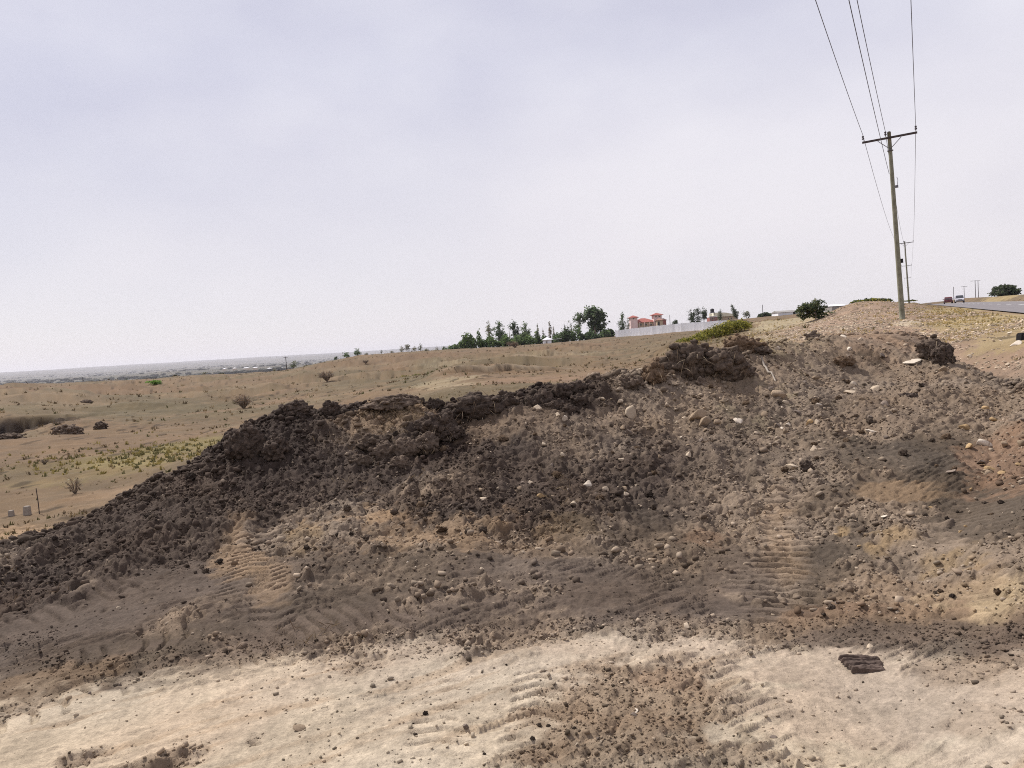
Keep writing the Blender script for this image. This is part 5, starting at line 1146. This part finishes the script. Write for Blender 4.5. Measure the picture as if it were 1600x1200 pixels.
# ------------------------------------------------------------------ cars
def car(s, off, toward, paint, label, suv):
    q = RD0 + RDD * s + RDN * off; z = float(road_z(s)); dr = -RDD if toward else RDD
    o = empty("parked_car" if False else "car", (q.x, q.y, z), math.atan2(dr.y, dr.x)); o.rotation_euler[1] = math.atan(RSL) * (1 if toward else -1); tag(o, label, "car", "cars on the road")
    Lh, Wd, ht = (2.2, .88, 1.75) if suv else (2.1, .84, 1.48); hood = .98 if suv else .82
    low = [(-Lh, .35), (-Lh, hood * .95), (-Lh + .15, hood + .05), (Lh * .38, hood + .05), (Lh - .15, hood - .08), (Lh, hood - .25), (Lh, .38), (Lh - .25, .28), (-Lh + .2, .28)]
    bm = bmesh.new()
    def loft(poly, ws):
        n = len(poly); vs = [[bm.verts.new((x_, sy * w_, z_)) for (x_, z_), w_ in zip(poly, ws)] for sy in (-1, 1)]
        bm.faces.new(list(reversed(vs[0]))); bm.faces.new(vs[1])
        for i in range(n): j = (i + 1) % n; bm.faces.new((vs[0][i], vs[0][j], vs[1][j], vs[1][i]))
    loft(low, [Wd * (.9 if abs(x_) > Lh - .2 else 1) for x_, z_ in low])
    cab = [(-Lh + .25, hood + .04), (-Lh + (.45 if suv else .75), ht - .04), (-Lh + .9, ht), (Lh * .02, ht), (Lh * .12, ht - .05), (Lh * .46, hood + .04)]
    loft(cab, [Wd * .98, Wd * .84, Wd * .80, Wd * .80, Wd * .84, Wd * .96])
    bmesh.ops.bevel(bm, geom=[e for e in bm.edges], offset=.035, segments=2, affect='EDGES', clamp_overlap=True)
    me = bpy.data.meshes.new("body"); bm.to_mesh(me); bm.free(); me.materials.append(paint); b = bpy.data.objects.new("body", me); COL.objects.link(b); b.parent = o
    # glass lies just proud of the cabin
    x0, z0, x1, z1 = Lh * .46 - .02, hood + .09, Lh * .12 + .03, ht - .09
    V = [(x0 + .015, -Wd * .86, z0), (x0 + .015, Wd * .86, z0), (x1 + .015, Wd * .76, z1), (x1 + .015, -Wd * .76, z1)]; V2 = [(a - .05, b_, c_ - .03) for a, b_, c_ in V]
    MB().add(V + V2, [(0, 1, 2, 3), (7, 6, 5, 4), (0, 4, 5, 1), (1, 5, 6, 2), (2, 6, 7, 3), (3, 7, 4, 0)]).build("windscreen", M['glass'], o)
    xa, xb = -Lh + .27, -Lh + (.45 if suv else .75)
    V = [(xa - .03, -Wd * .8, hood + .12), (xa - .03, Wd * .8, hood + .12), (xb - .01, Wd * .72, ht - .12), (xb - .01, -Wd * .72, ht - .12)]; V2 = [(a + .06, b_, c_) for a, b_, c_ in V]
    MB().add(V + V2, [(3, 2, 1, 0), (4, 5, 6, 7), (0, 1, 5, 4), (1, 2, 6, 5), (2, 3, 7, 6), (3, 0, 4, 7)]).build("rear_window", M['glass'], o)
    for sy in (-1, 1):
        V = [(-Lh + .75, sy * Wd * .965, hood + .12), (Lh * .30, sy * Wd * .965, hood + .12), (Lh * .08, sy * Wd * .86, ht - .12), (-Lh + .95, sy * Wd * .86, ht - .12)]; V2 = [(a, b_ - sy * .06, c_) for a, b_, c_ in V]
        MB().add(V + V2, [(0, 1, 2, 3), (7, 6, 5, 4), (0, 4, 5, 1), (1, 5, 6, 2), (2, 6, 7, 3), (3, 7, 4, 0)]).build("side_window", M['glass'], o)
        MB().box(Lh * .36, Lh * .46, sy * Wd * 1.0 - (0 if sy > 0 else .2), sy * Wd * 1.0 + (.2 if sy > 0 else 0), hood + .08, hood + .24).build("wing_mirror", paint, o)
        MB().box(Lh - .03, Lh + .03, sy * Wd * .68 - .16, sy * Wd * .68 + .16, hood - .34, hood - .2).build("headlight", M['lamp'], o)
        MB().box(-Lh - .03, -Lh + .03, sy * Wd * .72 - .12, sy * Wd * .72 + .12, hood - .3, hood - .08).build("tail_light", M['carred'], o)
        for xw in (-Lh * .62, Lh * .64):
            m2 = MB(); m2.tube([(xw, sy * (Wd - .2), .34), (xw, sy * (Wd - .15), .34), (xw, sy * (Wd - .0), .34), (xw, sy * (Wd + .03), .34)], [.31, .345, .345, .30], 18); w_ = m2.build("wheel", M['tyre'], o, True)
            m3 = MB(); m3.tube([(xw, sy * (Wd + .0), .34), (xw, sy * (Wd + .045), .34)], [.2, .17], 12); m3.build("rim", M['steel'], w_)
    MB().box(Lh - .04, Lh + .05, -Wd * .8, Wd * .8, .36, .54).build("bumper", M['cardark'], o)
    MB().box(Lh - .02, Lh + .02, -Wd * .42, Wd * .42, hood - .36, hood - .2).build("grille", M['dark'], o)
    return o
def s_for(u, off):
    return min(np.linspace(-20, 320, 3401), key=lambda s: abs(px(RD0 + RDD * s + RDN * off + Vector((0, 0, float(road_z(s)) - RD0.z + .8)))[0] - u))
s_ = s_for(1499, 1.7); car(s_, 1.7, True, M['carwhite'], "silver white off-road car coming down the road with dark windscreen", True)
s2 = s_for(1481.5, -.4); car(s2, -.4, False, M['carred'], "dark red car driving away near the road crest", False)
s3 = 285; car(s3, -1.8, False, M['cardark'], "dark car sinking behind the crest, only its top showing", False)
print("car s", s_, s2)

# ------------------------------------------------------------------ buildings and fence on the rise
class Frame:
    """a building's own axes: x along the picture's width, metres; z up from its base"""
    pass
def base_at(u, v, d): return P(u, v, d)
def hip_roof(x0, x1, y0, y1, z0, z1, over=.4, rx=.5):
    a, b, c, d = x0 - over, x1 + over, y0 - over, y1 + over; ym = (c + d) / 2; k = min((b - a) * .45, (d - c) * rx)
    V = [(a, c, z0), (b, c, z0), (b, d, z0), (a, d, z0), (a + k, ym, z1), (b - k, ym, z1), (a, c, z0 - .14), (b, c, z0 - .14), (b, d, z0 - .14), (a, d, z0 - .14)]
    return V, [(0, 1, 5, 4), (1, 2, 5), (2, 3, 4, 5), (3, 0, 4), (6, 7, 1, 0), (7, 8, 2, 1), (8, 9, 3, 2), (9, 6, 0, 3), (9, 8, 7, 6)]
def house_window(parent, x0, x1, z0, z1, y):
    f = MB().box(x0, x1, y - .06, y + .02, z0, z1).build("window", M['wallcream'], parent); MB().box(x0 + .12, x1 - .12, y - .09, y - .062, z0 + .12, z1 - .12).build("pane", M['glass'], f)
S = 360 / FPX
b0 = base_at(1010, 512, 360); gh = H(b0.x, b0.y); o = empty("house", (b0.x, b0.y, min(gh, b0.z))); dz = b0.z - o.location.z; tag(o, "villa with red tiled roofs and two small towers behind the white fence", "house")
X = lambda u: (u - 1010) * S
Zb = -.5
Z = lambda u, v: (P(u, v, 360).z - o.location.z)
MB().box(X(991), X(1025), 0, 9, Zb, Z(1008, 503.5)).build("wall", M['wallcream'], o); V, F = hip_roof(X(989.5), X(1026), 0, 9, Z(1008, 503.3), Z(1008, 496.6), .5); MB().add(V, F).build("roof", M['roofred'], o)
MB().box(X(985), X(996), -1.5, 3, Zb, Z(990, 496.5)).build("tower", M['wallpink'], o); V, F = hip_roof(X(984.2), X(996.8), -1.5, 3, Z(990, 496.2), Z(990, 492.8), .5); MB().add(V, F).build("roof", M['roofred'], o)
MB().box(X(1021.5), X(1034), -1.2, 4, Zb, Z(1028, 492.4)).build("tower", M['wallpink'], o); V, F = hip_roof(X(1020), X(1035), -1.2, 4, Z(1028, 492), Z(1028, 488.6), .5); MB().add(V, F).build("roof", M['roofred'], o)
MB().box(X(1034.3), X(1041), -.5, 5, Zb, Z(1037, 500.5)).build("wing", M['wallred'], o); V, F = hip_roof(X(1034.6), X(1041.5), -.5, 5, Z(1037, 500.2), Z(1037, 497), .3); MB().add(V, F).build("roof", M['roofbrown'], o)
MB().box(X(1024.2), X(1033), -4.5, -1.25, Zb, Z(1028, 501)).build("porch", M['wallcream'], o); V, F = hip_roof(X(1023.5), X(1033.5), -4.5, -1.0, Z(1028, 500.7), Z(1028, 497.6), .3); MB().add(V, F).build("roof", M['roofbrown'], o)
for u0_, u1_ in ((1023.5, 1026.5), (1029, 1032)): house_window(o, X(u0_), X(u1_), Z(1028, 495.6), Z(1028, 493.7), -1.22)
house_window(o, X(988.5), X(991.5), Z(990, 499), Z(990, 496.9), -1.52)
for u0_ in (994.5, 1000, 1008, 1016): house_window(o, X(u0_), X(u0_ + 3.2), Z(u0_, 509), Z(u0_, 505.5), -.02)
for u_ in (999.3, 1007, 1014.8): MB().box(X(u_) - .12, X(u_) + .12, -1.2, -.96, Zb, Z(u_, 503.6)).build("column", M['wallpink'], o)
MB().box(X(1025.5), X(1028), -4.56, -4.48, Zb, Z(1026, 503)).build("door", M['dark'], o)
# house with the curved pale roof
b1 = base_at(1135, 500, 345); gh = H(b1.x, b1.y); o = empty("house", (b1.x, b1.y, min(gh, b1.z))); S = 345 / FPX; tag(o, "long house with pale yellow curved roof behind the fence's end", "house")
X = lambda u: (u - 1135) * S; Z = lambda u, v: (P(u, v, 345).z - o.location.z)
MB().box(X(1118), X(1152), 0, 8, -.5, Z(1135, 494.5)).build("wall", M['wallcream'], o)
prof = [(X(1118) - .6 + (X(1152) - X(1118) + 1.2) * t, Z(1135, 494.3) + (Z(1135, 487.6) - Z(1135, 494.3)) * math.sin(math.pi * (.5 * t + .42)) ** 1.0 * (1 if t < .5 else 1 - (t - .5) * .9)) for t in [i / 12 for i in range(13)]]
poly = prof + [(x_, Z(1135, 494.3) - .02) for x_, z_ in (prof[-1], prof[0])]
MB().prism(poly, -.5, 8.5).build("roof", M['roofyellow'], o)
for u0_ in (1137, 1142): house_window(o, X(u0_), X(u0_ + 2.5), Z(u0_, 499), Z(u0_, 496), -.02)
# small white-walled house with the red band under the tank
b2 = base_at(1114, 501, 343); gh = H(b2.x, b2.y); o = empty("house", (b2.x, b2.y, min(gh, b2.z))); S = 343 / FPX; tag(o, "small house with red and white wall under the black tank", "house")
X = lambda u: (u - 1114) * S; Z = lambda u, v: (P(u, v, 343).z - o.location.z)
MB().box(X(1109), X(1120), 0, 5, -.5, Z(1114, 495.8)).build("wall", M['wallred'], o); MB().box(X(1108.6), X(1120.4), -.15, 5.15, Z(1114, 495.7), Z(1114, 494)).build("roof", M['roofwhite'], o); house_window(o, X(1112), X(1115), Z(1113, 499.4), Z(1113, 497), -.02)
def tank(u, vt, vs, vb, d, wpx, label):
    b = base_at(u, vb, d); g = H(b.x, b.y); o = empty("water_tank", (b.x, b.y, min(g, b.z))); tag(o, label, "water tank", "raised water tanks"); zt = P(u, vt, d).z - o.location.z; zs = P(u, vs, d).z - o.location.z; r = wpx / FPX * d / 2
    mb = MB(); hh = zt - zs; mb.tube([(0, 0, zs + hh * t) for t in (0.0, .04, .3, .32, .55, .57, .82, .94, .97, 1)], [r * .96, r, r, r * .96, r * .96, r, r, r * .6, r * .28, r * .26], 18); mb.build("tank", M['tank'], o, True)
    MB().box(-r * 1.15, r * 1.15, -r * 1.15, r * 1.15, zs - .16, zs - .01).build("platform", M['steel'], o)
    for sx in (-1, 1):
        for sy in (-1, 1): MB().box(sx * r - .09, sx * r + .09, sy * r - .09, sy * r + .09, -.5, zs - .17).build("leg", M['sheetgrey'], o)
    for sx in (-1, 1): m2 = MB(); m2.bar((sx * r, -r - .02, .3), (-sx * r, -r - .02, zs - .3), .06, .06); m2.build("brace", M['steel'], o)
tank(1113.6, 482, 488.2, 501, 339, 6, "black water tank on a tall stand beside the three round trees"); tank(736.5, 522.5, 529.5, 546, 300, 5, "black water tank half sunk in the bright green hedge")
MB_ = MB()
# white shelter
b3 = base_at(857, 538, 262); gh = H(b3.x, b3.y); o = empty("shelter", (b3.x, b3.y, min(gh, b3.z))); S = 262 / FPX; tag(o, "small white shelter with peaked roof and a flat wing beside the hedge", "shelter"); X = lambda u: (u - 857) * S; Z = lambda u, v: (P(u, v, 262).z - o.location.z)
MB().box(X(849), X(862), 0, 3.2, -.4, Z(856, 531)).build("wall", M['sheetwhite'], o); V, F = hip_roof(X(848.5), X(863.5), -.1, 3.3, Z(856, 530.7), Z(856, 526.6), .2, .5); MB().add(V, F).build("roof", M['roofwhite'], o)
V = [(X(864.2), .2, Z(865, 529.8)), (X(878), .2, Z(878, 528.6)), (X(878), 3, Z(878, 528.6)), (X(864.2), 3, Z(865, 529.8))]; V2 = [(a, b_, c_ - .12) for a, b_, c_ in V]
MB().add(V + V2, [(0, 1, 2, 3), (7, 6, 5, 4), (0, 4, 5, 1), (1, 5, 6, 2), (2, 6, 7, 3), (3, 7, 4, 0)]).build("awning", M['roofwhite'], o)
for u_ in (865, 877): MB().box(X(u_) - .05, X(u_) + .05, .3, .4, -.4, Z(u_, 529.9 if u_ < 870 else 529.1)).build("post", M['steel'], o)
MB().box(X(853), X(855.5), -.05, -.005, -.1, Z(854, 532.2)).build("door", M['sheetgrey'], o)
# white shed and grey roof by the big bush
for u0_, u1_, vt, vb, d, wm, rm, lab in ((1216, 1246, 486.2, 492, 240, 'sheetwhite', 'sheetgrey', "long low white shed on the bank beside the big bush"), (1300, 1322, 476.5, 482, 245, 'sheetgrey', 'roofwhite', "grey-walled building roof showing between the big bush and the bank")):
    uc = (u0_ + u1_) / 2; b = base_at(uc, vb, d); gh = H(b.x, b.y); o = empty("shed", (b.x, b.y, min(gh, b.z) - .2)); tag(o, lab, "shed"); S = d / FPX; zt = P(uc, vt, d).z - o.location.z; w = (u1_ - u0_) * S / 2
    MB().box(-w, w, 0, 6, -.4, zt - .3).build("wall", M[wm], o); V = [(-w - .2, -.3, zt - .28), (w + .2, -.3, zt - .28), (w + .2, 6.3, zt - .28), (-w - .2, 6.3, zt - .28), (-w - .2, 3, zt + .35), (w + .2, 3, zt + .35)]
    MB().add(V, [(0, 1, 5, 4), (2, 3, 4, 5), (0, 4, 3), (1, 2, 5), (3, 2, 1, 0)]).build("roof", M[rm], o); MB().box(w * .55, w * .8, -.05, -.004, .1, zt * .7).build("door", M['dark'], o)
# the fence of white sheets
fp = [(962, 526.8, 516.6, 228), (990, 524.6, 513.2, 219), (1020, 522.2, 509.6, 210), (1050, 519.6, 506.6, 201), (1080, 516.8, 504.2, 192.5), (1110, 514.2, 502, 184.5), (1137, 511.6, 500.2, 178)]
def fence(fp, mat, label, per=6):
    o = empty("fence", P(fp[0][0], fp[0][1], fp[0][3])); tag(o, label, "fence"); base = o.location.copy()
    for (ua, ba, ta, da), (ub, bb, tb, db) in zip(fp, fp[1:]):
        for q in range(per):
            V = []; F = []; n = 16; st = random.choice((0, 0, .03, -.04, .06))
            for j in range(n + 1):
                t = (q + .985 * j / n) / per; u = ua + (ub - ua) * t; d = da + (db - da) * t; vb = ba + (bb - ba) * t; vt = ta + (tb - ta) * t
                lo = P(u, vb + 1.2, d) - base; hz_ = (P(u, vt, d) - base).z + st; off = .022 * math.cos(math.pi * j)
                for e in (off, off + .008):
                    V += [(lo.x - e * .95, lo.y - e * .3, lo.z), (lo.x - e * .95, lo.y - e * .3, hz_)]
            for j in range(n):
                a = 4 * j; F += [(a, a + 4, a + 5, a + 1), (a + 6, a + 2, a + 3, a + 7), (a + 1, a + 5, a + 7, a + 3)]
            V = np.array(V); c0 = V[0].copy(); ob = mesh_obj("sheet", V - c0, F, M[mat], o); ob.location = c0
        for t in (0, .5):
            u = ua + (ub - ua) * t; d = da + (db - da) * t; lo = P(u, ba + (bb - ba) * t + 2, d) - base; hz_ = (P(u, ta + (tb - ta) * t - 1.0, d) - base).z
            MB().box(lo.x + .06, lo.x + .16, lo.y + .05, lo.y + .15, lo.z, hz_).build("post", M['sheetgrey'], o)
    return o
fence(fp, 'sheetwhite', "long white sheet metal fence climbing the rise in front of the villa")
fence([(1138.5, 511, 500.5, 178), (1155, 509.5, 500.5, 180), (1171, 508, 501, 182)], 'sheetgrey', "short grey fence run continuing the white one behind the scrub")
# far roofs of the town in the valley
GV = "far roofs in the valley"
for i, (u, v, w, d) in enumerate(((398, 573.5, 7, 2300), (384, 575.5, 9, 2300), (420, 572.5, 6, 2100), (350, 577.5, 5, 2500), (366, 576, 5, 2400), (438, 571, 5, 2000), (494, 564.5, 6, 2000))):
    b = P(u, v, d); g = H(b.x, b.y); s = d / FPX; o = empty("far_house", (b.x, b.y, g)); tag(o, "pale far-off building low in the hazy valley", "building", GV); z = b.z - g + 4; mb = MB(); mb.box(-w * s / 2, w * s / 2, 0, 8, -1, min(max(z, 4), 7)); mb.build("wall", M['wallcream'], o); V, F = hip_roof(-w * s / 2, w * s / 2, 0, 8, min(max(z, 4), 7), min(max(z, 4), 7) + 2, .3); MB().add(V, F).build("roof", M['roofwhite'], o)
# dark scattered trees of the valley, too far to tell apart
x, y = sample_polar(2400, -44, -9, 1500, 7500, 1.2); k = fbm(x / 500, y / 220, 901, 3) > .12; x, y = x[k], y[k]; h, *_ = full_height(x, y); n = len(x)
bv, bf = IC1; s = RNG.uniform(3, 9, n); V = (bv[None] * RNG.uniform(.5, 1.2, (n, len(bv), 1)) * np.array((1.6, 1.3, .7)) * s[:, None, None]) + np.c_[x, y, h + s * .4][:, None]
F = (bf[None] + (np.arange(n) * len(bv))[:, None, None]).reshape(-1, 3); C = np.repeat(np.array(srgb(104, 104, 92))[None] * RNG.uniform(.5, .8, (n, 1)), len(bv), 0)
tag(mesh_obj("valley_woods", V.reshape(-1, 3), F, M['leaf'], col=C), "scattered dark trees and scrub across the hazy valley", "woodland", kind="stuff")

# ------------------------------------------------------------------ the air
mt = bpy.data.materials.new("haze"); mt.use_nodes = True; nt = mt.node_tree; nt.nodes.clear(); out = nt.nodes.new("ShaderNodeOutputMaterial"); pv = nt.nodes.new("ShaderNodeVolumePrincipled")
pv.inputs["Color"].default_value = (.90, .89, .97, 1); pv.inputs["Density"].default_value = 7.5e-5; pv.inputs["Anisotropy"].default_value = .25; nt.links.new(pv.outputs[0], out.inputs["Volume"])
zlo = min(v.co.z for v in ground.data.vertices); zhi = max(v.co.z for v in ground.data.vertices); Q = 15800
hz = MB().box(-Q, Q, -Q, Q, zlo - 1, max(zhi + 6, 40)).build("haze", mt); tag(hz, "thin pale haze hanging over the valley and plain", "haze", kind="stuff")
